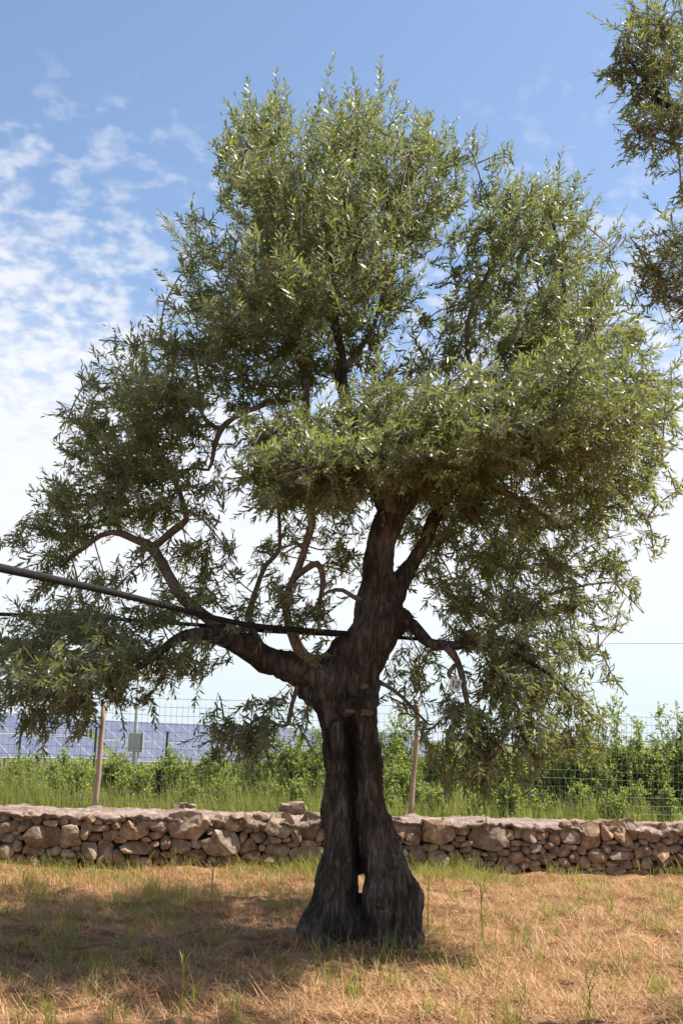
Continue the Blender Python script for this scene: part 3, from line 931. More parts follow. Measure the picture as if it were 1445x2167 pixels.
# crown: clumps of shoots: (x, y, rx, ry, depth offset, depth radius, density, habit) habit +1 upright .. -1 hanging
CLUMPS = [
    (540, 275, 75, 70, .3, .5, 1, 1), (480, 300, 42, 45, .3, .4, .8, 1), (590, 235, 32, 55, .3, .3, .8, 1), (720, 300, 85, 65, 0, .8, 1, 1), (800, 275, 75, 55, .2, .7, 1, 1), (895, 305, 75, 55, .3, .6, 1, .7),
    (965, 335, 45, 38, .3, .4, .7, .5), (560, 390, 105, 80, -.2, .9, 1.1, .8), (700, 420, 130, 90, 0, 1.1, 1.2, .8), (850, 400, 110, 80, .2, 1, 1.1, .6), (965, 400, 42, 40, .3, .4, .6, .4), (485, 365, 40, 35, 0, .4, .7, .6),
    (600, 500, 120, 75, -.2, 1.1, 1.2, .6), (450, 525, 70, 38, -.1, .5, .8, .4), (400, 560, 40, 40, 0, .4, .7, .2), (750, 540, 130, 80, 0, 1.2, 1.2, .6), (880, 475, 60, 45, .3, .6, .8, .4), (540, 610, 140, 65, -.7, .9, 1.3, .3),
    (420, 625, 52, 38, -.3, .4, .8, 0), (700, 640, 125, 65, -.2, 1.1, 1.2, .4), (835, 625, 55, 45, .2, .6, .8, .2), (485, 695, 105, 58, -.7, .7, 1.2, .2), (610, 720, 95, 52, -.2, .8, 1, .2), (960, 585, 38, 20, .4, .3, .5, -.3),
    (800, 700, 50, 40, .4, .5, .5, .2), (1064, 322, 16, 22, .5, .15, .7, .8), (1080, 420, 75, 50, .4, .6, 1, .7), (1170, 420, 75, 50, .3, .6, 1, .7), (1230, 470, 40, 40, .3, .4, .8, .4), (1020, 395, 38, 32, .5, .4, .7, .5),
    (1100, 500, 90, 55, .3, .8, 1.1, .4), (1195, 545, 75, 55, .3, .7, 1, .4), (1030, 480, 42, 40, .5, .4, .7, .2), (1080, 600, 75, 55, .4, .8, 1, .4), (1180, 640, 90, 65, .3, .9, 1.1, .3), (1270, 625, 55, 50, .3, .6, .9, .6),
    (1305, 580, 25, 35, .3, .3, .5, 1), (1005, 670, 55, 55, .5, .6, .6, .5), (1100, 725, 110, 65, .2, 1, 1.1, .3), (1240, 735, 110, 75, .1, 1, 1.2, .3), (1345, 710, 50, 50, .2, .6, .8, .3), (1350, 805, 65, 65, 0, .7, 1, .1),
    (955, 735, 50, 50, .5, .5, .6, .3), (1180, 830, 130, 75, -1.0, 1.1, 1.9, .1), (1050, 835, 105, 65, -.1, 1.1, 1.3, .2), (1325, 890, 95, 75, -.9, .9, 1.2, 0), (1405, 885, 40, 55, 0, .5, .8, 0), (1200, 930, 145, 75, -1.0, 1, 2.0, -.1),
    (1400, 975, 36, 48, .1, .4, .8, -.2), (1335, 1010, 75, 55, 0, .8, .9, -.2), (950, 880, 105, 65, -1.1, 1, 1.8, .2), (905, 800, 45, 35, .2, .5, .5, .3), (1050, 960, 130, 65, -.8, 1.1, 1.9, 0), (1240, 1040, 125, 50, 0, 1, 1, -.2),
    (755, 875, 75, 60, -.7, .6, 1.2, .8), (850, 900, 100, 65, -.6, .8, 1.3, .5), (640, 905, 80, 55, -.6, .8, 1.1, .3), (560, 935, 75, 55, -.6, .6, 1.1, .1), (650, 1000, 135, 60, -.9, .8, 1.9, 0), (545, 1020, 62, 48, -.8, .5, 1, -.2),
    (760, 980, 105, 75, -.9, .8, 1.9, .2), (890, 990, 105, 65, -.8, .9, 1.9, 0), (600, 1065, 100, 30, -1, .5, 1, -.4), (700, 1062, 65, 30, -1, .4, .9, -.4), (760, 1040, 40, 30, -1, .3, .8, -.3), (600, 805, 55, 45, 0, .6, .8, .2), (520, 795, 60, 45, -.1, .6, .9, .2),
    (285, 735, 40, 40, .1, .4, .7, .9), (360, 725, 60, 48, .1, .5, .9, .6), (430, 745, 58, 52, 0, .6, 1, .4), (250, 810, 75, 46, .1, .6, 1, .5), (180, 815, 32, 32, .2, .3, .6, .6), (340, 825, 88, 58, -.7, .8, 1.1, .3),
    (195, 900, 62, 62, .1, .6, 1, .2), (300, 910, 90, 65, 0, .8, 1.1, .2), (385, 885, 55, 55, 0, .6, .9, .1), (160, 960, 32, 38, .1, .4, .7, 0), (240, 990, 90, 58, 0, .7, 1.1, .4), (345, 985, 75, 48, 0, .6, 1, .3), (400, 1030, 42, 34, -.1, .4, .8, .1),
    (130, 1045, 55, 45, .2, .5, .9, .4), (220, 1065, 100, 48, .1, .7, 1.1, .3), (325, 1080, 80, 45, .1, .6, 1, .3), (75, 1115, 48, 40, .3, .4, .8, .1), (140, 1130, 65, 42, .3, .5, 1, .0), (28, 1140, 20, 16, .3, .2, .5, .1),
    (110, 1195, 52, 42, .3, .4, .9, -.4), (90, 1250, 42, 30, .3, .3, .7, -.6), (300, 1195, 55, 38, .2, .4, .6, -.3), (395, 1170, 50, 50, 0, .4, .6, .2), (430, 1225, 52, 38, 0, .4, .7, .1), (260, 1230, 40, 30, .2, .3, .5, -.3),
    (120, 1310, 85, 32, -.3, .5, 1, .2), (200, 1345, 110, 42, -.4, .7, 1.2, .1), (60, 1380, 65, 52, -.4, .6, 1.1, 0), (320, 1305, 75, 35, -.1, .5, 1, .3), (150, 1425, 120, 55, -1.0, .8, 1.3, 0), (280, 1395, 75, 45, -.3, .6, 1.1, 0),
    (375, 1400, 65, 38, -.2, .5, .9, -.1), (50, 1470, 55, 50, -.5, .5, 1.1, -.3), (150, 1505, 95, 45, -.5, .6, 1.2, -.4), (60, 1538, 50, 30, -.5, .4, .9, -.6), (240, 1475, 48, 42, -.4, .4, .9, -.4), (170, 1555, 42, 24, -.5, .3, .6, -.8),
    (310, 1490, 18, 26, -.3, .15, .7, -.9), (425, 1425, 38, 28, -.1, .3, .5, -.4), (415, 1275, 65, 32, -.1, .4, .8, .3), (510, 1290, 48, 30, 0, .4, .6, .3), (595, 1275, 55, 40, -.3, .5, .9, .3), (680, 1295, 45, 32, -.2, .4, .8, .2), (620, 1320, 70, 20, -.3, .4, .8, .1),
    (640, 1150, 55, 42, .5, .5, .35, .2), (715, 1160, 45, 48, .8, .5, .6, .2), (500, 1225, 28, 26, 0, .3, .5, .4), (730, 1110, 50, 30, .8, .4, .6, 0), (655, 1398, 14, 18, -.5, .12, .5, 0),
    (465, 1560, 62, 32, -.3, .4, .9, -.2), (540, 1555, 62, 40, -.3, .4, 1, -.1), (520, 1605, 62, 26, -.3, .4, .9, -.5), (635, 1535, 36, 30, -.1, .3, .6, -.2), (450, 1605, 36, 26, -.3, .3, .7, -.6), (570, 1500, 45, 28, -.2, .3, .8, .3),
    (1000, 1080, 105, 55, .2, .9, 1.1, -.2), (1130, 1110, 105, 52, .3, .9, 1, -.3), (1270, 1110, 80, 40, .5, .7, .8, -.3), (1370, 1095, 32, 40, .5, .3, .5, -.3), (935, 1150, 62, 52, .5, .7, .9, -.1), (1050, 1190, 105, 55, .3, .8, 1, -.3),
    (1180, 1195, 95, 52, .4, .7, .9, -.3), (1290, 1205, 52, 45, .4, .5, .7, -.4), (1340, 1275, 20, 30, .4, .2, .5, -.6), (900, 1230, 42, 45, .4, .5, .7, -.2), (980, 1275, 85, 55, .1, .7, 1, .3), (1100, 1290, 95, 55, 0, .7, 1, .2), (1215, 1290, 60, 50, .2, .6, .8, -.3),
    (1000, 1360, 65, 42, -.2, .5, 1, 0), (1110, 1380, 88, 52, -.2, .6, 1.1, -.1), (1205, 1375, 55, 45, -.1, .5, .8, -.2), (1265, 1370, 22, 40, 0, .2, .35, .4), (1060, 1460, 85, 52, -.3, .6, 1.2, -.4), (1160, 1470, 85, 52, -.3, .6, 1.1, -.4),
    (1230, 1500, 50, 45, -.3, .4, .8, -.3), (955, 1505, 50, 38, -.2, .4, .7, -.2), (885, 1455, 50, 28, .1, .3, .6, .2), (835, 1440, 32, 24, .1, .3, .4, .2), (1000, 1550, 85, 42, -.4, .5, 1.1, -.6), (1110, 1560, 85, 42, -.4, .5, 1.1, -.6),
    (1215, 1575, 62, 36, -.4, .5, .8, -.4), (945, 1600, 45, 36, -.4, .4, .8, -.8), (1040, 1620, 75, 42, -.4, .5, 1, -.8), (1140, 1610, 52, 32, -.4, .4, .8, -.7), (1030, 1675, 52, 28, -.4, .3, .7, -1), (950, 1655, 20, 34, -.4, .2, .6, -1), (1270, 1530, 24, 32, -.3, .2, .4, -.3), (855, 1500, 24, 24, .1, .2, .4, -.2),
]


# thin sprays that bridge the clumps
LOOSE = [(x, y, rx, ry, dy, .6, .36, h) for x, y, rx, ry, dy, h in (
    (1010, 560, 50, 60, .6, .3), (960, 650, 50, 50, .8, .3), (940, 450, 40, 45, .5, .4), (1000, 500, 40, 50, .4, .4), (880, 720, 40, 40, .8, .2), (350, 640, 30, 30, 0, .5), (930, 420, 50, 50, .4, .4), (950, 520, 45, 40, .5, .3), (1000, 620, 50, 50, .6, .3), (900, 680, 45, 40, .7, .2), (940, 760, 60, 45, .4, .3), (780, 760, 65, 50, .6, .4), (860, 790, 65, 45, .4, .4), (690, 775, 60, 50, .4, .3), (800, 810, 60, 40, .2, .5), (230, 720, 30, 30, .1, .6), (1000, 330, 30, 30, .4, .6),
    (660, 770, 90, 50, .5, .3), (500, 850, 70, 50, .3, .2), (450, 800, 60, 60, .3, .2), (460, 1050, 35, 50, -.4, -.3), (420, 960, 40, 50, .2, 0),
    (820, 840, 60, 45, -.5, .4), (430, 460, 50, 30, 0, .5), (1290, 520, 40, 40, .3, .6), (840, 1060, 60, 50, .6, -.1),
    (880, 1130, 60, 60, .7, 0), (720, 1200, 60, 50, .8, .1), (560, 1170, 50, 50, .5, .3), (480, 1160, 40, 50, .2, .3), (350, 1250, 80, 40, .2, .1), (210, 1230, 70, 40, .3, -.1), (180, 1280, 90, 40, .1, 0),
    (40, 1300, 50, 40, -.2, 0), (-30, 1400, 50, 90, -.4, 0), (-20, 1500, 40, 60, -.4, -.3), (340, 1440, 60, 35, -.2, -.3), (450, 1370, 50, 30, -.1, .2), (520, 1330, 60, 30, 0, .2), (860, 1330, 40, 50, .4, .1), (900, 1400, 60, 50, .3, 0),
    (1290, 1420, 30, 60, 0, .3), (1300, 1330, 30, 40, .2, 0), (1380, 1160, 40, 40, .5, -.3), (1000, 1650, 60, 40, -.3, -.9), (1120, 1660, 50, 30, -.4, -.8), (890, 1560, 40, 40, 0, -.4), (1270, 1590, 40, 30, -.3, -.2),
    (100, 1090, 40, 40, .3, .5), (60, 1170, 40, 30, .3, 0), (130, 880, 25, 60, .2, .2), (430, 1100, 35, 30, 0, .2), (740, 720, 60, 50, .3, .4), (1420, 820, 25, 60, .1, .1), (1430, 1040, 25, 40, .2, -.2))]


def skeleton(strands, step):
    out = []
    for pts, rad in strands:
        p, r = smooth_path(pts, rad, step)
        out.append((p, r))
    return out


def leaf_arrays(base, axis_, nrm, length, width, curl):
    """six-point leaves, vectorised: returns verts (N,6,3)"""
    side = np.cross(axis_, nrm)
    L_ = length[:, None]
    w = width[:, None]
    c = curl[:, None]
    v = np.empty((len(base), 6, 3))
    v[:, 0] = base
    m1 = base + axis_ * L_ * 0.33 + nrm * L_ * c * 0.6
    m2 = base + axis_ * L_ * 0.70 + nrm * L_ * c * 0.7
    fold = nrm * w * 0.22
    v[:, 1] = m1 + side * w * 0.46 + fold
    v[:, 2] = m1 - side * w * 0.46 + fold
    v[:, 3] = m2 + side * w * 0.40 + fold
    v[:, 4] = m2 - side * w * 0.40 + fold
    v[:, 5] = base + axis_ * L_ + nrm * L_ * c * -0.1
    return v


LT = np.array([(0, 2, 1), (3, 4, 5)])
LQ = np.array([(1, 2, 4, 3)])


def leaves_mesh(name, v, tint, mat):
    n_ = len(v)
    off = (np.arange(n_) * 6)[:, None, None]
    t = (LT[None] + off).reshape(-1, 3)
    q = (LQ[None] + off).reshape(-1, 4)
    return mesh_np(name, v.reshape(-1, 3), [t, q], False, {'tint': np.repeat(tint, 6)}, (mat,))


def norm(v):
    return v / (np.linalg.norm(v, axis=-1, keepdims=True) + 1e-9)


def grow_crown(clumps, skel, centre, density, leaf_len=(0.05, 0.085), seed=1):
    """clumps: list of dict(c, e1,e2,e3 (axes), n, habit). Returns leaf verts, tints, twig Joined"""
    r = np.random.default_rng(seed)
    sk = np.vstack([p for p, _ in skel])
    skr = np.concatenate([q for _, q in skel])
    ok = skr < 0.09
    nodes = [sk[ok]]
    wood = Joined()
    order = list(range(len(clumps)))
    cen = np.array([c['c'] for c in clumps])
    allnodes = sk[ok]
    dmin = np.full(len(clumps), 1e9)
    amin = np.zeros(len(clumps), int)

    def relax(newn, base):
        for i in order:
            d = np.linalg.norm(newn - cen[i], axis=1)
            k = int(np.argmin(d))
            if d[k] < dmin[i]:
                dmin[i] = d[k]
                amin[i] = base + k
    relax(allnodes, 0)
    LV, LTint = [], []
    while order:
        i = min(order, key=lambda k: dmin[k])
        order.remove(i)
        c = clumps[i]
        a, b = allnodes[amin[i]], cen[i]
        ln = np.linalg.norm(b - a)
        if ln > 0.04:
            mid = (a + b) / 2 + r.normal(0, 0.05 * ln, 3) + np.array((0, 0, 0.05 * ln))
            rad0 = 0.006 + 0.006 * min(ln, 1.0)
            p, q = smooth_path([a, mid, b], [rad0, rad0 * 0.8, 0.006], 0.08)
            wood.add(*tube(p, q, 6))
            base = len(allnodes)
            allnodes = np.vstack([allnodes, p[1:]])
            relax(p[1:], base)
        # secondary branchlets inside the clump
        ntw = max(4, int(c['n'] * density))
        nsub = max(3, ntw // 6)
        E = np.stack([c['e1'], c['e2'], c['e3']])
        dirs = norm(r.normal(size=(nsub, 3)))
        subs = cen[i] + (dirs * (r.random((nsub, 1)) ** 0.5) * 0.68) @ E
        for s in subs:
            mid = (cen[i] + s) / 2 + r.normal(0, 0.04, 3)
            p, q = smooth_path([cen[i], mid, s], [0.0055, 0.0045, 0.003], 0.1)
            wood.add(*tube(p, q, 4))
        cand = np.vstack([subs, cen[i][None]])
        # shoots
        dirs = norm(r.normal(size=(ntw, 3)))
        tips = cen[i] + (dirs * (r.random((ntw, 1)) ** 0.45 * 1.16)) @ E
        for t_ in tips:
            src = cand[np.argmin(np.linalg.norm(cand - t_, axis=1) + r.random(len(cand)) * 0.06)]
            outw = norm((t_ - cen[i])[None])[0] * 0.75 + norm((t_ - centre)[None])[0] * 0.45
            tdir = norm((outw + np.array((0, 0, 0.75 * c['habit'])) + r.normal(0, 0.38, 3))[None])[0]
            ln = r.uniform(0.15, 0.36)
            st = t_ - tdir * ln
            if r.random() < 0.13:                     # vigorous shoots that break the outline
                ln *= r.uniform(1.35, 1.9)
            bend = np.array((0, 0, 0.10 if c['habit'] > 0.2 else -0.10)) * ln
            n_ = 7
            k = np.linspace(0, 1, n_)[:, None]
            pth = st + tdir * ln * k + bend * k * k + r.normal(0, 0.012, 3) * np.sin(k * 3.1)
            full = np.vstack([src[None], pth])
            rad = np.concatenate([[0.003], np.linspace(0.0026, 0.001, n_)])
            wood.add(*tube(full, rad, 3))
            # leaves in crossed opposite pairs
            sp = r.uniform(0.019, 0.029)
            npair = int(ln / sp)
            tt = (np.arange(npair) + 0.8) / npair
            tt = np.repeat(tt, 2)
            idx = tt * (n_ - 1)
            i0 = np.clip(idx.astype(int), 0, n_ - 2)
            fr = (idx - i0)[:, None]
            pos = pth[i0] * (1 - fr) + pth[i0 + 1] * fr
            tg = norm(pth[i0 + 1] - pth[i0])
            ref = norm(np.cross(tg, r.normal(size=3)))
            # a steady reference frame along the shoot
            ref = norm(np.cross(tg, np.cross(ref[:1], tg[:1]) + 1e-3))
            bi = np.cross(tg, ref)
            pair = np.repeat(np.arange(npair), 2)
            ang = (pair % 2) * (math.pi / 2) + np.tile([0, math.pi], npair) + r.normal(0, 0.3, 2 * npair)
            sd = np.cos(ang)[:, None] * ref + np.sin(ang)[:, None] * bi
            op = np.radians(r.normal(48, 11, 2 * npair))[:, None] * (1 - 0.45 * tt[:, None] ** 4)
            ax = norm(tg * np.cos(op) + sd * np.sin(op) + np.array((0, 0, -0.08)))
            nr = tg - np.sum(tg * ax, 1, keepdims=True) * ax
            nr = norm(nr)
            roll = r.normal(0, 0.45, 2 * npair)[:, None]
            nr = norm(nr * np.cos(roll) + np.cross(ax, nr) * np.sin(roll))
            le = r.uniform(*leaf_len, 2 * npair) * (1 - 0.45 * tt ** 3) * (0.75 + 0.25 * np.minimum(1, tt * 3))
            wi = le * r.uniform(0.18, 0.25, 2 * npair)
            keep = r.random(2 * npair) > 0.10
            lv = leaf_arrays(pos, ax, nr, le, wi, r.normal(0.02, 0.06, 2 * npair))
            young = np.clip(0.22 + 0.30 * r.random() + 0.22 * tt + r.normal(0, 0.13, 2 * npair), 0, 0.93)
            young = np.where(r.random(2 * npair) < 0.006, 1.0, young)
            LV.append(lv[keep])
            LTint.append(young[keep])
    return np.concatenate(LV), np.concatenate(LTint), wood


def bough_mesh(p, r, sides, mat, name, amp, tc):
    v, q, t = tube(p, r, sides)
    nv = len(v)
    rr = np.concatenate([np.repeat(r, sides), r[:1], r[-1:]])[:, None]
    v = v + np.stack([vnoise(v * 9, 101), vnoise(v * 9, 102), vnoise(v * 9, 103)], -1) * rr * amp
    v = v + np.stack([vnoise(v * 30, 104), vnoise(v * 30, 105), vnoise(v * 30, 106)], -1) * np.minimum(rr * 0.12, 0.008)
    return mesh_np(name, v, [q, t], True, mats=(mat,))


def trunk_remesh(strands, voxel, name, mat, rng_seed=0):
    J = Joined()
    for pts, rad in strands:
        p, r = smooth_path(pts, rad, 0.03)
        v, q, t = tube(p, r, 20)
        J.add(v, q, t)
        for e, rr in ((p[0], r[0]), (p[-1], r[-1])):      # round the ends off
            sv, sq, stt = tube(np.array([e + np.array((0, 0, k)) * rr for k in (-0.98, -0.8, -0.45, 0, 0.45, 0.8, 0.98)]), rr * np.sqrt(1 - np.array((-0.98, -0.8, -0.45, 0, 0.45, 0.8, 0.98)) ** 2), 16)
            J.add(sv, sq, stt)
    me = J.mesh(name + '_raw', mat)
    tmp = bpy.data.objects.new(name + '_raw', me)
    COL.objects.link(tmp)
    md = tmp.modifiers.new('r', 'REMESH')
    md.mode = 'VOXEL'
    md.voxel_size = voxel
    md.use_smooth_shade = True
    sm = tmp.modifiers.new('s', 'SMOOTH')
    sm.factor = 0.5
    sm.iterations = 4
    dg = bpy.context.evaluated_depsgraph_get()
    ev = tmp.evaluated_get(dg)
    out = bpy.data.meshes.new_from_object(ev)
    out.name = name
    bpy.data.objects.remove(tmp)
    bpy.data.meshes.remove(me)
    nv = len(out.vertices)
    co = np.empty(nv * 3, dtype=np.float32)
    out.vertices.foreach_get('co', co)
    co = co.reshape(-1, 3).astype(float)
    no = np.empty(nv * 3, dtype=np.float32)
    out.vertices.foreach_get('normal', no)
    no = no.reshape(-1, 3)
    st = np.array((1, 1, 0.16))
    warp = co + 0.05 * np.stack([vnoise(co * 4, 201), vnoise(co * 4, 202), co[:, 2] * 0], -1)
    ridge = 1 - np.abs(vnoise(warp * st * 17, 203)) * 2
    ridge2 = 1 - np.abs(vnoise(warp * st * 38, 204)) * 2
    h = 0.013 * ridge + 0.008 * ridge2 + 0.014 * vnoise(co * 5.5, 205) + 0.005 * vnoise(co * 26, 206)
    holes = np.clip(vnoise(co * np.array((5, 5, 3.4)) + 3.3, 207) - 0.5, 0, 1) * 0.08
    knob = 0.035 * np.clip(vnoise(co * 3.6 + 9, 208), -0.6, 1) * sstep(1.1, 0.3, co[:, 2])
    gx_, gy_ = project(co)                              # the old split down the front of the trunk
    gl = np.interp(gy_, [1500, 1530, 1650, 1720, 1800, 1850, 1900], [742, 743, 746, 744, 751, 759, 765])
    gd = np.interp(gy_, [1505, 1560, 1700, 1850, 1900], [0.0, 1.0, 1.0, 1.0, 0.0])
    split = gd * np.exp(-((gx_ - gl) / 8.5) ** 2) * (no[:, 1] < 0.15) * (np.abs(co[:, 0] - TREE_X) < 1.0)
    co = co + no * (h - holes + knob)[:, None]
    co[:, 1] += split * 0.10
    out.vertices.foreach_set('co', co.astype(np.float32).ravel())
    out.polygons.foreach_set('use_smooth', np.ones(len(out.polygons), dtype=bool))
    out.materials.clear()
    out.materials.append(mat)
    out.update()
    return out


def build_tree(label, base, trunk, boughs, clumps, centre, density, n_leaf_parts, seed, leaf_len=(0.062, 0.106)):
    root = empty('olive_tree', tuple(base), label, 'tree')
    child('trunk', trunk_remesh(trunk, 0.0105, 'trunk', M['bark']), root)
    skel = skeleton(boughs, 0.06)
    for k, (p, r) in enumerate(skel):
        thick = r.max() > 0.045 and k in (0, 8, 12, 16)
        child('bough', bough_mesh(p, r, 14 if thick else 9, M['bark'] if thick else M['branch'], 'bough', 0.30 if thick else 0.35, 0), root)
    LV, LTi, wood = grow_crown(clumps, skel, centre, density, leaf_len, seed)
    child('twigs', wood.mesh('twigs', M['twig']), root, kind='stuff')
    # the leaves that show largest from where one stands are parts of their own
    if n_leaf_parts:
        # the tag hangs clear of the leaves
        lx, ly = project(LV[:, [0, 3, 5]])
        hide = ((np.abs(lx - 963) < 19) & (np.abs(ly - 1448) < 19)).any(1) & (LV[:, 0, 1] < TREE_D - 0.15)
        LV, LTi = LV[~hide], LTi[~hide]
    pick = np.zeros(len(LV), bool)
    if n_leaf_parts:
        x, y = project(LV)
        area = 0.5 * np.abs((x[:, 1] - x[:, 4]) * (y[:, 2] - y[:, 3]) - (x[:, 2] - x[:, 3]) * (y[:, 1] - y[:, 4]))
        depth = LV[:, 0, 1]
        inside = (x[:, 0] > 8) & (x[:, 0] < W_PX - 8) & (y[:, 0] > 8) & (y[:, 0] < H_PX - 8)
        score = np.where(inside, area - 6 * (depth - depth.min()), -1e9)
        pick[np.argsort(-score)[:n_leaf_parts]] = True
    crown = child('crown', leaves_mesh('crown', LV[~pick], LTi[~pick], M['olive_leaf']), root, kind='stuff')
    for k in np.nonzero(pick)[0]:
        me = leaves_mesh('leaf', LV[k:k + 1], LTi[k:k + 1], M['olive_leaf'])
        obj('leaf', me, crown)
    print('leaves', len(LV))
    return root


def clump_world(lst, D, fill=False):
    out = []
    for x, y, rx, ry, dy, rd, dens, hab in lst:
        c = P(x, y, D + dy)
        s = scale_at(c)
        out.append(dict(c=c, e1=np.array((rx * s, 0, 0)), e2=np.array((0, rd, 0)), e3=np.array((0, 0, ry * s)), n=rx * ry * dens / 100.0, habit=hab))
        if fill and rx * ry > 2200 and y < 1470:
            # the crown is as deep as it is wide: the same bough seen further back, a little looser
            g = random.Random(int(x * 7 + y))
            for k in range(2 if rx * ry > 4500 and y < 1150 else 1):
                yy = D + dy + g.uniform(1.1, 2.2) * (1 + 0.8 * k)
                c2 = P(x + g.uniform(-35, 35), y + g.uniform(-15, 30), yy)
                out.append(dict(c=c2, e1=np.array((rx * s * 1.05, 0, 0)), e2=np.array((0, rd * 1.1, 0)), e3=np.array((0, 0, ry * s * 1.05)), n=rx * ry * 0.0050 * dens, habit=hab))
    return out


DENSITY = 1.05
main_tree = build_tree('gnarled old olive tree with a split trunk and wide open crown',
                       (TREE_X, TREE_D, 0.05), [(p_, r_ * 0.945) for p_, r_ in map(strand, TRUNK)], [(p_, r_ * 0.94) for p_, r_ in map(strand, BOUGHS)],
                       clump_world(CLUMPS + LOOSE, TREE_D, True), np.array((0.1, TREE_D, 4.3)), DENSITY, 290, 5)
# pale saw scars on the burl and the stem
trunk_ob = [o for o in main_tree.children if o.name.startswith('trunk')][0]
dgz = bpy.context.evaluated_depsgraph_get()
for sx, sy, w_, h_ in ((738, 1506, 26, 12), (768, 1508, 46, 14), (772, 1452, 22, 14)):
    v_ = CAM_R @ Vector(((sx - W_PX / 2) / F_PX, (H_PX / 2 - sy) / F_PX, -1.0))
    hit, loc, nr_, _i = trunk_ob.ray_cast(Vector((0, 0, CAM_Z)), v_.normalized())
    if not hit:
        continue
    mpp = scale_at(loc)
    nr_ = norm(np.array(nr_)[None])[0]
    ta = norm(np.cross((0, 0, 1.0), nr_)[None])[0]
    tb = np.cross(nr_, ta)
    k_ = np.arange(14) * 2 * math.pi / 14
    rings = [(1.0, -0.015), (0.9, 0.004), (0.6, 0.009), (0.25, 0.007)]
    vs = np.vstack([np.array(loc) + np.outer(np.cos(k_) * q_ * w_ / 2 * mpp, ta) + np.outer(np.sin(k_) * q_ * h_ / 2 * mpp, tb) + nr_ * z_ for q_, z_ in rings] + [np.array(loc)[None] + nr_ * 0.006])
    vs += np.stack([vnoise(vs * 40, 401), vnoise(vs * 40, 402), vnoise(vs * 40, 403)], -1) * 0.012
    ii, jj = np.meshgrid(np.arange(3), np.arange(14), indexing='ij')
    q = np.stack([ii * 14 + jj, ii * 14 + (jj + 1) % 14, (ii + 1) * 14 + (jj + 1) % 14, (ii + 1) * 14 + jj], -1).reshape(-1, 4)
    t = np.stack([42 + np.arange(14), 42 + (np.arange(14) + 1) % 14, np.full(14, 56)], -1)
    o = obj('pruning_scar', mesh_np('pruning_scar', vs, [q, t], True, mats=(M['scar'],)), trunk_ob)

# neighbouring olive: trunk outside the frame, one side of its crown reaching in
ND = 6.9
NCL = clump_world([
    (1400, 60, 60, 60, 0, .5, 1, .3), (1320, 110, 50, 45, -.1, .35, 1, .1), (1290, 150, 32, 22, -.1, .2, .8, -.1), (1370, 180, 65, 60, 0, .5, 1.2, -.1), (1350, 270, 45, 50, -.1, .35, 1, -.4), (1420, 280, 45, 55, 0, .5, 1.1, -.4), (1440, 400, 18, 35, .1, .3, .9, -.7),
    (1345, 30, 40, 40, 0, .4, .8, .4), (1420, 520, 42, 40, 0.2, .5, 1.1, .5), (1370, 570, 45, 45, 0.2, .5, 1, .4), (1430, 610, 45, 50, 0.2, .6, 1.2, -.2), (1385, 630, 35, 25, 0.2, .4, .7, -.5), (1350, 520, 20, 35, 0.2, .25, .6, .9),
    (1530, 120, 110, 100, 0, .9, 1, .3), (1560, 400, 110, 110, .4, 1, 1, 0), (1540, 620, 90, 80, 0.2, .9, 1, -.2)], ND)
rr = random.Random(12)
for k in range(44):
    th, ph = rr.uniform(0, 6.283), rr.uniform(-0.5, 1.25)
    c = np.array((6.9 + 1.6 * math.cos(th) * math.cos(ph), 7.6 + 1.7 * math.sin(th) * math.cos(ph), 4.6 + 1.7 * math.sin(ph)))
    NCL.append(dict(c=c, e1=np.array((0.42, 0, 0)), e2=np.array((0, 0.5, 0)), e3=np.array((0, 0, 0.36)), n=46, habit=0.2 if c[2] > 4 else -0.5))
nb0 = np.array((6.7, 7.7, 0.0))
NT = [(np.array([nb0 + (0, 0, -0.1), nb0 + (0.02, 0, 0.3), nb0 + (-0.05, 0, 1.0), nb0 + (0.05, 0, 1.9), nb0 + (-0.1, 0, 2.4)]), np.array([0.42, 0.33, 0.26, 0.24, 0.2])),
      (np.array([nb0 + (-0.3, -0.1, -0.1), nb0 + (-0.15, 0, 0.6), nb0 + (-0.1, 0.05, 1.6)]), np.array([0.22, 0.18, 0.14])),
      (np.array([nb0 + (0.3, 0.2, -0.1), nb0 + (0.2, 0.1, 0.7), nb0 + (0.1, 0, 1.7)]), np.array([0.2, 0.16, 0.14])),
      (np.array([nb0 + (-0.1, 0, 2.2), nb0 + (-0.5, 0, 2.9), nb0 + (-0.9, -0.1, 3.4)]), np.array([0.16, 0.12, 0.09])),
      (np.array([nb0 + (-0.05, 0, 2.2), nb0 + (0.4, 0.1, 2.9), nb0 + (0.7, 0.2, 3.5)]), np.array([0.16, 0.12, 0.09]))]
NBO = [(np.array([nb0 + (-0.8, -0.1, 3.3), nb0 + (-1.3, -0.2, 4.0), nb0 + (-1.9, -0.3, 4.9), P(1470, 250, ND), P(1390, 190, ND), P(1330, 130, ND - .1)]), np.array([0.09, 0.07, 0.05, 0.025, 0.012, 0.006])),
       (np.array([nb0 + (-0.8, -0.1, 3.3), nb0 + (-1.5, 0.4, 3.9), P(1620, 680, ND + .2), P(1440, 640, ND + .2), P(1385, 610, ND + .2)]), np.array([0.08, 0.06, 0.03, 0.016, 0.006])),
       (np.array([nb0 + (-0.8, -0.1, 3.3), nb0 + (-0.7, -0.8, 4.4), nb0 + (-0.5, -1.2, 5.4)]), np.array([0.08, 0.05, 0.02])),
       (np.array([nb0 + (0.65, 0.2, 3.4), nb0 + (0.9, 0.6, 4.4), nb0 + (1.0, 0.9, 5.5)]), np.array([0.08, 0.05, 0.02])),
       (np.array([nb0 + (0.65, 0.2, 3.4), nb0 + (1.2, -0.5, 4.2), nb0 + (1.6, -0.9, 4.9)]), np.array([0.08, 0.05, 0.02]))]
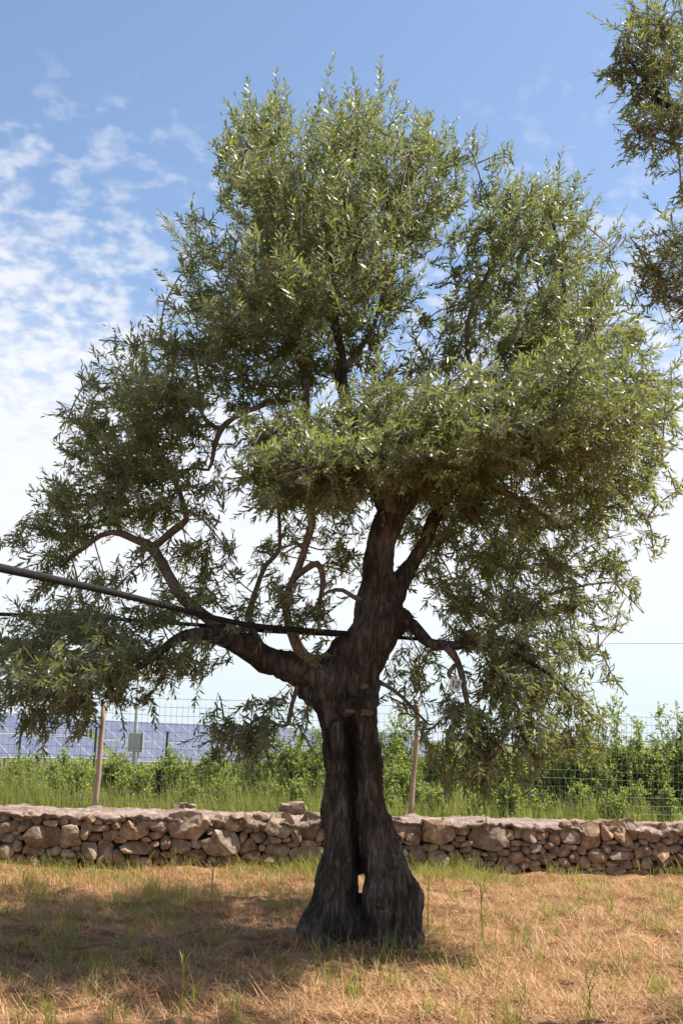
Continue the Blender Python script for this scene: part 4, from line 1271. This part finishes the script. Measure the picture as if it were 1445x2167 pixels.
build_tree('neighbouring olive tree whose leafy bough reaches into the sky at the edge', tuple(nb0), NT, NBO, NCL, np.array((6.6, 7.8, 4.0)), 1.15, 0, 9, (0.05, 0.08))

# ------------------------------------------------------------------ irrigation pipes and tag


def pipe(label, lst, mm):
    pts = np.array([P(x, y, Y) for x, y, Y in lst])
    p, r = smooth_path(pts, np.full(len(pts), mm), 0.15)
    p = p + np.stack([p[:, 0] * 0, p[:, 0] * 0, vnoise(p * 1.4, 301)], -1) * 0.008
    root = empty('irrigation_pipe', tuple(p[0]), label, 'pipe', 'black irrigation pipes slung through the tree')
    v, q, t = tube(p, r, 12)
    body = child('pipe_run', mesh_np('pipe_run', v, [q, t], True, mats=(M['pipe'],)), root)
    # faint swollen joints
    acc = 0
    for i in range(1, len(p) - 1):
        acc += np.linalg.norm(p[i] - p[i - 1])
        if acc > 0.9:
            acc = 0
            d_ = norm((p[i + 1] - p[i - 1])[None])[0]
            pp = np.array([p[i] - d_ * 0.03, p[i] - d_ * 0.025, p[i] + d_ * 0.025, p[i] + d_ * 0.03])
            v, q, t = tube(pp, np.array([mm, mm * 1.10, mm * 1.10, mm]), 12)
            child('coupling', mesh_np('coupling', v, [q, t], True, mats=(M['pipe'],)), root)
    return root


pipe('thick black irrigation pipe sagging into the tree from another tree', [(-420, 1120, 4.3), (-200, 1158, 4.8), (0, 1200, 5.6), (150, 1234, 6.6), (300, 1269, 7.8), (420, 1300, 8.8), (520, 1322, 9.1), (640, 1333, 9.4), (738, 1340, 9.55)], 0.0215)
pipe('thinner black irrigation pipe passing level behind the trunk fork', [(-500, 1285, 10.3), (-200, 1291, 10.2), (0, 1300, 10.15), (180, 1307, 10.1), (400, 1320, 10.05), (560, 1334, 10.02), (735, 1344, 10.15), (850, 1350, 10.15), (905, 1355, 10.0), (960, 1364, 9.66), (978, 1368, 9.6)], 0.0165)

# number tag hung from the drooping bough
tc = P(963, 1448, TREE_D - 0.32)
s_ = scale_at(tc)
root = empty('number_tag', tuple(tc), 'small white square tag with black number 12 hung on a drooping bough', 'tag')
R_tag = Matrix.Rotation(math.radians(14), 3, 'Y') @ Matrix.Rotation(math.radians(-6), 3, 'X')
th = 0.003


def tag_mesh(name, boxes, mat):
    J = Joined()
    for c, s in boxes:
        v = box(c, s) @ np.array(R_tag).T + tc
        J.add(v, BOXQ)
    return J.mesh(name, mat, False)


tw = 25 * s_
child('tag_plate', tag_mesh('tag_plate', [((0, 0, 0), (tw, th, tw))], M['tag']), root)
th2 = 0.0012
y_ = -th / 2 - 0.001
u_ = tw / 25
child('digit_one', tag_mesh('digit_one', [((-4.6 * u_, y_, 0), (2.2 * u_, th2, 13 * u_)), ((-6.2 * u_, y_ - .0004, 4.4 * u_), (3.2 * u_, th2, 2.2 * u_))], M['ink']), root)
seg = []
arc = [(0.6, 3.6), (1.2, 5.4), (3.4, 6.4), (5.8, 5.6), (6.6, 3.6), (5.8, 1.4), (3.8, -1.4), (1.6, -4.0), (0.6, -5.6)]
J = Joined()
pts = np.array([(x * u_ + 0.6 * u_, y_, z * u_) for x, z in arc])
for a, b_ in zip(pts[:-1], pts[1:]):
    dd = norm((b_ - a)[None])[0]
    pp = np.array([-dd[2], 0, dd[0]]) * 1.15 * u_
    q8 = np.array([a + pp - dd * .3 * u_, b_ + pp + dd * .3 * u_, b_ - pp + dd * .3 * u_, a - pp - dd * .3 * u_])
    vv = np.vstack([q8 + (0, -0.0006, 0), q8 + (0, 0.0006, 0)]) @ np.array(R_tag).T + tc
    J.add(vv, BOXQ)
J.add(box((4.4 * u_, y_, -5.9 * u_), (7.6 * u_, th2 * .9, 2.2 * u_)) @ np.array(R_tag).T + tc, BOXQ)
child('digit_two', J.mesh('digit_two', M['ink'], False), root)
v, q, t = tube(np.array([tc + np.array(R_tag) @ np.array((0.2 * tw, 0, 0.42 * tw)), P(967, 1438, TREE_D - 0.29), P(969, 1430, TREE_D - 0.25)]), np.full(3, 0.0015), 5)
child('tie_wire', mesh_np('tie_wire', v, [q, t], True, mats=(M['darkpost'],)), root)

# ------------------------------------------------------------------ solar field
SD = np.array((0.6, 0.8, 0.0))             # along the rows
SU = np.array((-0.8, 0.6, 0.0))            # up-slope (horizontal part)
TILT = math.radians(31)
SLOPE = SU * math.cos(TILT) + np.array((0, 0, math.sin(TILT)))
SNRM = np.cross(SD, SLOPE)
PW, PH = 1.0, 1.62
SR = Matrix(((SD[0], SLOPE[0], SNRM[0]), (SD[1], SLOPE[1], SNRM[1]), (SD[2], SLOPE[2], SNRM[2])))


def panel_meshes():
    g = mesh_np('panel', box((0, 0, 0), (PW - 0.05, PH - 0.05, 0.03)), [BOXQ], False, mats=(M['pv'],))
    J = Joined()
    for c, s in (((0, PH / 2 - 0.02, 0), (PW - 0.01, 0.04, 0.045)), ((0, -PH / 2 + 0.02, 0), (PW - 0.01, 0.04, 0.045)), ((PW / 2 - 0.02, 0, 0), (0.022, PH - 0.08, 0.045)), ((-PW / 2 + 0.02, 0, 0), (0.022, PH - 0.08, 0.045))):
        J.add(box(c, s), BOXQ)
    return g, J.mesh('frame', M['frame'], False)


PANEL_ME, FRAME_ME = panel_meshes()


def solar_table(label, corner, n_):
    gz = float(ground_h(corner[0], corner[1]))
    root = empty('solar_panel_table', (corner[0], corner[1], gz), label, 'solar panels', 'rows of solar panels beyond the fence')
    inv = Matrix.Translation(-Vector(root.location))
    for k in range(n_):
        for row in (0, 1):
            c = corner + SD * PW * (k + 0.5) + SLOPE * ((PH + 0.06) * row + PH / 2)
            m4 = SR.to_4x4()
            m4.translation = Vector(c)
            o = obj('panel', PANEL_ME, root)
            o.matrix_parent_inverse = inv
            o.matrix_basis = m4
            obj('frame', FRAME_ME, o)
    Lr = n_ * PW
    for s in (0.35, 1.5, 1.8, 2.95):
        a = corner + SLOPE * s - SNRM * 0.07
        v, q, t = tube(np.array([a, a + SD * Lr * .5, a + SD * Lr]), np.full(3, 0.045), 4)
        child('rail', mesh_np('rail', v, [q, t], False, mats=(M['galv'],)), root)
    k = 0.3
    while k < n_:
        for s in (0.5, 2.8):
            a = corner + SD * PW * k + SLOPE * s - SNRM * 0.1
            b_ = a.copy()
            b_[2] = float(ground_h(a[0], a[1])) - 0.2
            v, q, t = tube(np.array([b_, (a + b_) / 2, a]), np.full(3, 0.05), 6)
            child('leg', mesh_np('leg', v, [q, t], False, mats=(M['galv'],)), root)
        a = corner + SD * PW * k + SLOPE * 0.1 - SNRM * 0.12
        b_ = corner + SD * PW * k + SLOPE * 3.2 - SNRM * 0.12
        v, q, t = tube(np.array([a, (a + b_) / 2, b_]), np.full(3, 0.04), 4)
        child('purlin', mesh_np('purlin', v, [q, t], False, mats=(M['galv'],)), root)
        k += 3.1


c2 = P(262, 1613, 50.0)
solar_table('long tilted table of blue solar panels running behind the shrubs and trunk', c2, 26)
solar_table('tilted table of blue solar panels half hidden by hanging olive foliage', c2 - SD * 13.7 + np.array((0, 0, 0.12)), 13)

# service pole with cabinet, and slim dark fence posts
pb = P(284, 1612, 40.0)
pb[2] = float(ground_h(pb[0], 40.0))
pt = P(297, 1392, 40.0)
root = empty('service_pole', tuple(pb), 'grey steel pole with a metal cabinet in front of the solar panels', 'pole')
v, q, t = tube(np.array([pb + (0, 0, -0.2), (pb + pt) / 2, pt]), np.array([0.075, 0.065, 0.055]), 12)
child('mast', mesh_np('mast', v, [q, t], True, mats=(M['galv'],)), root)
v, q, t = tube(np.array([pt, pt + (0, 0, 0.05), pt + (0, 0, 0.09)]), np.array([0.075, 0.07, 0.02]), 12)
child('mast_cap', mesh_np('mast_cap', v, [q, t], True, mats=(M['galv'],)), root)
cc = P(289, 1571, 39.8)
v = box(cc + (0, -0.14, 0), (0.42, 0.2, 0.60))
cab = child('cabinet', mesh_np('cabinet', v, [BOXQ], False, mats=(M['cabinet'],)), root)
v = box(cc + (0, -0.26, 0), (0.37, 0.018, 0.54))
child('cabinet_door', mesh_np('cabinet_door', v, [BOXQ], False, mats=(M['cabinet'],)), root)
v = box(cc + (0.235, -0.14, 0), (0.03, 0.24, 0.64))
child('cabinet_edge', mesh_np('cabinet_edge', v, [BOXQ], False, mats=(M['frame'],)), root)
v, q, t = tube(np.array([cc + (0.1, -0.14, -0.3), cc + (0.1, -0.14, -0.6), cc + (0.1, -0.14, -1.05)]), np.full(3, 0.03), 8)
child('conduit', mesh_np('conduit', v, [q, t], True, mats=(M['galv'],)), root)
for x, yt, Y, lb in ((205, 1540, 30, 'slim dark steel post just beside the weathered wooden stake'), (355, 1550, 30, 'slim dark steel post between metal cabinet and small olive spray'),
                     (45, 1550, 30, 'slim dark steel post beneath the hanging olive foliage'), (506, 1562, 30, 'slim dark steel post veiled by the small olive spray')):
    a = P(x, yt, Y)
    b_ = a.copy()
    b_[2] = float(ground_h(a[0], a[1]))
    root = empty('steel_fence_post', tuple(b_), lb, 'post', 'dark posts before the solar panels')
    v, q, t = tube(np.array([b_ + (0, 0, -0.2), (a + b_) / 2, a]), np.full(3, 0.032), 6)
    child('shaft', mesh_np('shaft', v, [q, t], False, mats=(M['darkpost'],)), root)
    child('cap', mesh_np('cap', box(a + (0, 0, 0.01), (0.09, 0.09, 0.03)), [BOXQ], False, mats=(M['darkpost'],)), root)
# distant overhead line
pl = [P(-300, 1385, 130), P(300, 1378, 128), P(900, 1371, 126), P(1300, 1362, 124), P(1800, 1362, 122)]
p, r = smooth_path(pl, np.full(5, 0.022), 8)
v, q, t = tube(p, r, 4)
o = obj('overhead_cable', mesh_np('overhead_cable', v, [q, t], True, mats=(M['darkpost'],)))
o['label'] = 'thin far overhead cable crossing the pale sky'
o['category'] = 'cable'

# ------------------------------------------------------------------ shrubs beyond the fence


def shrub(x, y_top, Y, w_px, label, dens=1.0, seed=0, loose=1.0, kindname='shrub', group='shrubs beyond the wire fence'):
    r = np.random.default_rng(100 + seed)
    top = P(x, y_top, Y)
    gz = float(ground_h(top[0], Y))
    base = np.array((top[0], Y, gz))
    h = top[2] - gz
    w = w_px * scale_at(top) / 2
    root = empty(kindname, tuple(base), label, kindname.split('_')[0], group)
    J = Joined()
    LV, LTi = [], []
    toff = r.normal(0, 0.2)
    nst = int(26 * dens)
    for k in range(nst):
        a = r.uniform(0, 6.283)
        rr_ = r.random() ** 0.6
        hh = h * (1.02 - 0.4 * rr_ ** 2) * (r.uniform(0.5, 0.9) if r.random() < 0.8 else r.uniform(0.95, 1.15))
        tip = base + np.array((math.cos(a) * w * rr_, math.sin(a) * w * rr_ * 0.9, hh))
        mid = base + np.array((math.cos(a) * w * rr_ * 0.55, math.sin(a) * w * rr_ * 0.5, hh * 0.55)) + r.normal(0, 0.05, 3)
        p, q_ = smooth_path([base + r.normal(0, 0.06, 3) * (1, 1, 0), mid, tip], [0.014, 0.009, 0.003], 0.1)
        J.add(*tube(p, q_, 4))
        cum = np.linspace(0, 1, len(p))
        for s in range(int(9 + 7 * dens)):
            t_ = r.uniform(0.12, 1.0) ** 0.75
            i0 = min(int(t_ * (len(p) - 1)), len(p) - 2)
            st = p[i0]
            dr = norm((r.normal(0, 1, 3) + np.array((0, 0, 0.7)) + 0.7 * (p[i0 + 1] - p[i0]) / 0.1)[None])[0]
            ln = r.uniform(0.10, 0.28) * loose
            nl = int(r.integers(9, 15))
            tt = np.linspace(0.15, 1, nl)[:, None]
            pos = st + dr * ln * tt
            J.add(*tube(np.array([st, st + dr * ln * .5, st + dr * ln]), np.array([0.003, 0.002, 0.001]), 3))
            ax = norm(dr * 0.6 + norm(r.normal(size=(nl, 3))) * 0.9)
            nr = norm(np.cross(ax, r.normal(size=(nl, 3))) + np.array((0, 0, 0.8)))
            nr = norm(nr - np.sum(nr * ax, 1, keepdims=True) * ax)
            le = r.uniform(0.035, 0.065, nl)
            LV.append(leaf_arrays(pos, ax, nr, le, le * r.uniform(0.38, 0.55, nl), r.normal(0, 0.08, nl)))
            LTi.append(np.clip(r.normal(0.5, 0.2, nl) + 0.15 * (t_ - 0.5) + toff, 0, 1))
    child('stems', J.mesh('stems', M['shrub_stem']), root)
    child('foliage', leaves_mesh('foliage', np.concatenate(LV), np.concatenate(LTi), M['shrub_leaf']), root, kind='stuff')


SHRUBS = [
    (-60, 1596, 19.0, 150, 'low leafy shrub at the far end of the fence under hanging olive foliage', .8),
    (60, 1600, 19.2, 150, 'low dull green shrub below the half hidden solar panels', .8),
    (150, 1592, 18.8, 130, 'low bushy shrub left of the weathered fence stake', .8),
    (245, 1602, 19.1, 130, 'low bushy shrub in front of the metal cabinet', .8),
    (330, 1600, 18.9, 110, 'low round shrub between metal cabinet and slim dark post', .8),
    (375, 1578, 18.7, 80, 'low shrub with one taller sprig before the solar panels', .7),
    (450, 1596, 19.0, 120, 'low dense shrub behind the small hanging olive spray', .9),
    (540, 1575, 19.4, 140, 'medium shrub behind the small hanging olive spray', 1.0),
    (615, 1545, 19.2, 110, 'upright light green shrub close to the dividing trunk', 1.0),
    (675, 1560, 19.0, 120, 'bushy dark shrub half hidden by the olive trunk', 1.2),
    (755, 1570, 19.6, 110, 'shrub hidden behind the olive trunk', .8),
    (835, 1512, 19.2, 95, 'tall loose shrub between trunk and the plain wooden stake', 1.0),
    (850, 1600, 18.6, 110, 'dense dark shrub at the foot of the plain wooden stake', 1.2),
    (930, 1560, 19.3, 130, 'shrub behind the tagged hanging bough', 1.1),
    (1030, 1575, 19.5, 140, 'broad shrub veiled by the hanging olive curtain', 1.1),
    (1130, 1560, 19.2, 130, 'shrub at the outer edge of the hanging olive curtain', 1.1),
    (1180, 1512, 19.4, 110, 'tall bright shrub just clear of the hanging olive curtain', 1.1),
    (1240, 1545, 19.0, 120, 'rounded bright green shrub between two taller shrubs', 1.2),
    (1300, 1502, 19.5, 130, 'tall bright shrub with loose sprigs above the fence top', 1.2),
    (1365, 1530, 19.0, 110, 'dark dense shrub beside the tall bright one', 1.3),
    (1425, 1508, 19.4, 130, 'tall dark shrub at the open end of the fence', 1.3),
    (1520, 1515, 19.2, 150, 'last shrub of the row beyond the dark tall one', 1.1),
]
for k, (x, yt, Y, w, lb, de) in enumerate(SHRUBS):
    shrub(x, yt, Y, w * 1.15, lb, de * 1.3, k)
wr = random.Random(5)
for k, x in enumerate((-20, 45, 110, 170, 262, 318, 395, 470, 560, 640, 830, 915, 990, 1075, 1150, 1225, 1290, 1345, 1410)):
    shrub(x + wr.uniform(-15, 15), wr.uniform(1628, 1668), wr.uniform(16.9, 18.0), wr.uniform(35, 75), 'leafy weed clump growing in the wild grass close behind the fence', wr.uniform(.25, .5), 60 + k, .8, 'weed_clump', 'weed clumps behind the fence')

# ------------------------------------------------------------------ grass and straw


def blades(n_, xyfun, h, wid, lean, tint, mat, name, seg=3, curl=0.5, zoff=0.0, seed=0):
    """ribbons of seg quads: n_ blades rooted at xyfun(r, n)"""
    r = np.random.default_rng(seed)
    xy = xyfun(r, n_)
    n_ = len(xy)
    z = ground_h(xy[:, 0], xy[:, 1]) + zoff
    H = h(r, n_)
    a = r.uniform(0, 2 * math.pi, n_)
    ln = lean(r, n_)                       # radians from vertical at the root
    bend = r.normal(curl, 0.35, n_)
    d = np.stack([np.cos(a), np.sin(a)], -1)
    sidev = np.stack([-np.sin(a), np.cos(a), np.zeros(n_)], -1)
    tw = r.normal(0, 0.7, n_)
    pos = np.stack([xy[:, 0], xy[:, 1], z], -1)
    wv = wid(r, n_)
    vs = np.empty((n_, (seg + 1) * 2, 3))
    for k in range(seg + 1):
        t_ = k / seg
        ww = (wv * (1 - t_ ** 1.6) * 0.5 + 0.0004)[:, None]
        sd = sidev * np.cos(tw)[:, None] + np.stack([d[:, 0], d[:, 1], np.zeros(n_)], -1) * np.sin(tw)[:, None] * 0.7
        vs[:, 2 * k] = pos - sd * ww
        vs[:, 2 * k + 1] = pos + sd * ww
        an = np.clip(ln + bend * t_, -0.2, 1.62)
        stp = (H / seg)[:, None]
        pos = pos + np.stack([d[:, 0] * np.sin(an), d[:, 1] * np.sin(an), np.cos(an)], -1) * stp
    off = (np.arange(n_) * (seg + 1) * 2)[:, None, None]
    q = np.array([(2 * k, 2 * k + 1, 2 * k + 3, 2 * k + 2) for k in range(seg)])[None] + off
    tn = np.repeat(np.clip(tint(r, n_, xy), 0, 1), (seg + 1) * 2)
    return mesh_np(name, vs.reshape(-1, 3), [q.reshape(-1, 4)], False, {'tint': tn}, (mat,))


def in_view(xy, margin=0.9):
    """keep to the ground a visitor near the camera could see"""
    return np.abs(xy[:, 0]) < 0.30 * xy[:, 1] + margin


def region(y0, y1, dens_fn=None):
    def f(r, n_):
        out = []
        got = 0
        while got < n_:
            y = np.sqrt(r.uniform(y0 * y0, y1 * y1, n_))
            x = r.uniform(-1, 1, n_) * (0.30 * y + 0.9)
            xy = np.stack([x, y], -1)
            ok = (y < wall_y(x) + 0.05)
            if dens_fn is not None:
                ok &= r.random(n_) < dens_fn(xy)
            out.append(xy[ok])
            got += int(ok.sum())
        return np.concatenate(out)[:n_]
    return f


def patch(xy, sc, seed, lo, hi):
    return np.clip((fbm(np.stack([xy[:, 0] * sc, xy[:, 1] * sc, xy[:, 0] * 0], -1), 3, seed) - lo) / (hi - lo), 0, 1)


def straw_d(xy):
    return 0.10 + 0.90 * patch(xy, 1.9, 21, -0.6, 0.55)


def green_d(xy):
    d = wall_y(xy[:, 0]) - xy[:, 1]
    foot = np.exp(-(d / 0.4) ** 2) * 0.12
    tree = np.exp(-(((xy[:, 0] - TREE_X) / 1.1) ** 2 + ((xy[:, 1] - TREE_D + 0.5) / 0.9) ** 2)) * 0.16
    left = sstep(1.2, -1.5, xy[:, 0]) * 0.16
    return np.clip((0.05 + foot + tree + left) * patch(xy, 1.3, 33, -0.35, 0.7) * 1.3, 0, 1)


obj('straw_litter', blades(120000, region(6.2, 15.0, straw_d), lambda r, n: r.gamma(2.2, 0.032, n) + 0.025, lambda r, n: r.uniform(0.0025, 0.0065, n), lambda r, n: np.clip(r.normal(1.25, 0.3, n), 0.4, 1.6),
                           lambda r, n, xy: r.normal(0.52, 0.3, n) + 0.3 * (patch(xy, 0.9, 44, -0.6, 0.6) - 0.5), M['straw'], 'straw_litter', 2, 0.15, 0.004, 1), kind='stuff', label='chopped dry straw and mown grass lying over the grove floor', category='straw')
obj('dry_stalks', blades(2600, region(6.2, 15.0, straw_d), lambda r, n: r.uniform(0.12, 0.38, n), lambda r, n: r.uniform(0.003, 0.006, n), lambda r, n: np.clip(r.normal(1.3, 0.3, n), 0.2, 1.58),
                         lambda r, n, xy: r.normal(0.85, 0.12, n), M['straw'], 'dry_stalks', 3, 0.2, 0.012, 2), kind='stuff', label='longer pale dry stalks strewn over the grove floor', category='straw')
def mat_d(xy):
    d = wall_y(xy[:, 0]) - xy[:, 1]
    return np.exp(-((d - 0.35) / 0.4) ** 2) * patch(xy, 1.2, 58, -0.4, 0.5)


obj('dry_grass_mats', blades(5200, region(12.0, 15.6, mat_d), lambda r, n: r.uniform(0.1, 0.34, n), lambda r, n: r.uniform(0.003, 0.007, n), lambda r, n: np.clip(r.normal(0.95, 0.4, n), 0.0, 1.5),
                             lambda r, n, xy: r.normal(0.86, 0.12, n), M['green_grass'], 'dry_grass_mats', 3, 0.6, 0.0, 12), kind='stuff', label='pale matted dry grass lying along the wall foot', category='grass')
def tufts(centres, spread, per):
    def f(r, n_):
        c = centres(r, n_ // per + 1)
        xy = np.repeat(c, per, 0)[:n_]
        return xy + r.normal(0, spread, xy.shape)
    return f


obj('grass_tufts', blades(5200, tufts(region(6.6, 14.6, lambda xy: np.clip(0.25 + 1.5 * green_d(xy), 0, 1)), 0.035, 22), lambda r, n: r.gamma(4.0, 0.03, n) + 0.03, lambda r, n: r.uniform(0.0035, 0.007, n), lambda r, n: np.abs(r.normal(0.25, 0.3, n)),
                          lambda r, n, xy: r.normal(0.55, 0.2, n), M['green_grass'], 'grass_tufts', 3, 0.7, 0, 31), kind='stuff', label='scattered tufts of green grass on the grove floor', category='grass')
obj('green_grass', blades(5200, region(6.2, 15.0, green_d), lambda r, n: r.gamma(3.0, 0.032, n) + 0.03, lambda r, n: r.uniform(0.003, 0.006, n), lambda r, n: np.abs(r.normal(0.1, 0.3, n)),
                          lambda r, n, xy: r.normal(0.55, 0.25, n), M['green_grass'], 'green_grass', 3, 0.6, 0, 3), kind='stuff', label='thin green grass sprouting through the straw', category='grass')


def foot_d(xy):
    d = wall_y(xy[:, 0]) - xy[:, 1]
    return np.exp(-((d - 0.1) / 0.28) ** 2) * patch(xy, 1.4, 55, -0.1, 0.6)


obj('wall_foot_grass', blades(800, region(12.5, 15.6, foot_d), lambda r, n: r.gamma(2.2, 0.06, n) + 0.05, lambda r, n: r.uniform(0.004, 0.008, n), lambda r, n: np.abs(r.normal(0.2, 0.35, n)),
                              lambda r, n, xy: r.normal(0.8, 0.2, n), M['green_grass'], 'wall_foot_grass', 4, 0.7, 0, 4), kind='stuff', label='tall unmown grass along the foot of the stone wall', category='grass')


def field(r, n_):
    out = []
    got = 0
    while got < n_:
        u = r.uniform(-7.5, 8.5, n_)
        d = r.uniform(1.16, 5.0, n_) ** 1.0
        xy = np.stack([u, wall_y(u) + d], -1)
        ok = r.random(n_) < np.where(d < 2.2, 1.0, 0.55)
        out.append(xy[ok])
        got += int(ok.sum())
    return np.concatenate(out)[:n_]


obj('meadow_grass', blades(42000, field, lambda r, n: r.gamma(2.2, 0.06, n) + 0.05, lambda r, n: r.uniform(0.004, 0.009, n), lambda r, n: np.abs(r.normal(0.0, 0.25, n)),
                           lambda r, n, xy: r.normal(0.62, 0.2, n) + 0.4 * (patch(xy, 1.2, 66, -.5, .5) - .5), M['green_grass'], 'meadow_grass', 3, 0.5, 0, 5), kind='stuff', label='short green meadow grass between the fence and the shrubs', category='grass')


def field_tall(r, n_):
    out = []
    got = 0
    while got < n_:
        xy = field(r, n_)
        xy = xy[r.random(len(xy)) < patch(xy, 1.0, 67, -0.1, 0.7) ** 1.5]
        out.append(xy)
        got += len(xy)
    return np.concatenate(out)[:n_]


obj('tall_meadow_grass', blades(9000, field_tall, lambda r, n: r.gamma(4, 0.085, n) + 0.08, lambda r, n: r.uniform(0.004, 0.009, n), lambda r, n: np.abs(r.normal(0.05, 0.2, n)),
                                lambda r, n, xy: r.normal(0.7, 0.2, n), M['green_grass'], 'tall_meadow_grass', 4, 0.45, 0, 6), kind='stuff', label='patches of tall seeding wild grass behind the fence', category='grass')


def flowers():
    r = np.random.default_rng(77)
    xy = field(r, 900)
    z = ground_h(xy[:, 0], xy[:, 1]) + r.uniform(0.2, 0.5, len(xy))
    pos = np.stack([xy[:, 0], xy[:, 1], z], -1)
    LV, T = [], []
    kind = patch(xy, 0.8, 88, -0.5, 0.5)
    for k in range(4):
        ax = norm(r.normal(size=(len(xy), 3)) + np.array((0, 0, 0.6)))
        nr = norm(np.cross(ax, r.normal(size=(len(xy), 3))))
        le = r.uniform(0.012, 0.022, len(xy))
        LV.append(leaf_arrays(pos, ax, nr, le, le * 0.7, np.zeros(len(xy))))
        T.append(np.where(kind < 0.33, 0.2, np.where(kind < 0.6, 0.65, 0.9)))
    obj('wild_flowers', leaves_mesh('wild_flowers', np.concatenate(LV), np.concatenate(T), M['flower']), kind='stuff', label='tiny purple yellow and white wild flowers in the meadow grass', category='flowers')


flowers()

# single tall grass stalks that stand clear of the mown ground


def grass_plant(x, y, h_px, lean, label, seed):
    """one clump rooted where pixel (x, y) meets the ground"""
    v = np.array(CAM_R @ Vector(((x - W_PX / 2) / F_PX, (H_PX / 2 - y) / F_PX, -1.0)))
    t_ = (0.02 - CAM_Z) / v[2]
    base = np.array((v[0] * t_, v[1] * t_, 0))
    base[2] = float(ground_h(base[0], base[1]))
    h = h_px * scale_at(base)
    r = np.random.default_rng(seed)
    root = empty('grass_stalk', tuple(base), label, 'grass')
    tip = base + np.array((lean * h, 0.02, h))
    p, q_ = smooth_path([base + (0, 0, -0.02), (base + tip) / 2 + r.normal(0, 0.008, 3), tip], [0.0055, 0.0045, 0.0022], 0.04)
    tv, tq, tt_ = tube(p, q_, 6)
    me = mesh_np('stem', tv, [tq, tt_], True, {'tint': np.full(len(tv), 0.78)}, (M['green_grass'],))
    child('stem', me, root)
    for k in range(5):
        b0 = p[int(len(p) * r.uniform(0.02, 0.75))]
        a = r.uniform(0, 6.28)
        dd = np.array((math.cos(a), math.sin(a) * .6, 0))
        n_ = 6
        ll = r.uniform(0.35, 0.6) * h
        rows = []
        pos = b0.copy()
        an = r.uniform(0.1, 0.4)
        sdv = np.array((-dd[1], dd[0], 0.1))
        for j in range(n_ + 1):
            ww = 0.0065 * (1 - (j / n_) ** 2) + 0.0005
            rows += [pos - sdv * ww, pos + sdv * ww]
            pos = pos + (dd * math.sin(an) + np.array((0, 0, math.cos(an)))) * ll / n_
            an += r.uniform(0.1, 0.3)
        qq = np.array([(2 * j, 2 * j + 1, 2 * j + 3, 2 * j + 2) for j in range(n_)])
        me = mesh_np('blade', np.array(rows), [qq], True, {'tint': np.full(len(rows), r.uniform(0.35, 0.75))}, (M['green_grass'],))
        child('blade', me, root)


grass_plant(383, 2152, 125, -0.03, 'single pale upright grass stalk on the straw in front of the shade', 1)
grass_plant(275, 2070, 60, 0.0, 'short green grass stalk in the deep shade of the crown', 2)
grass_plant(1243, 2160, 90, -0.05, 'dry upright grass stalk in the sun by the neighbouring shade', 3)
grass_plant(905, 1968, 100, 0.02, 'leaning green grass stalk just beside the trunk base', 4)
grass_plant(447, 1905, 90, 0.05, 'thin weed stalk between the stone wall and the trunk', 5)
grass_plant(1020, 1990, 140, -0.05, 'tall thin green stalk in the sun before the wall', 6)
grass_plant(672, 2062, 70, -0.1, 'dry bent stalk in front of the trunk shade', 7)
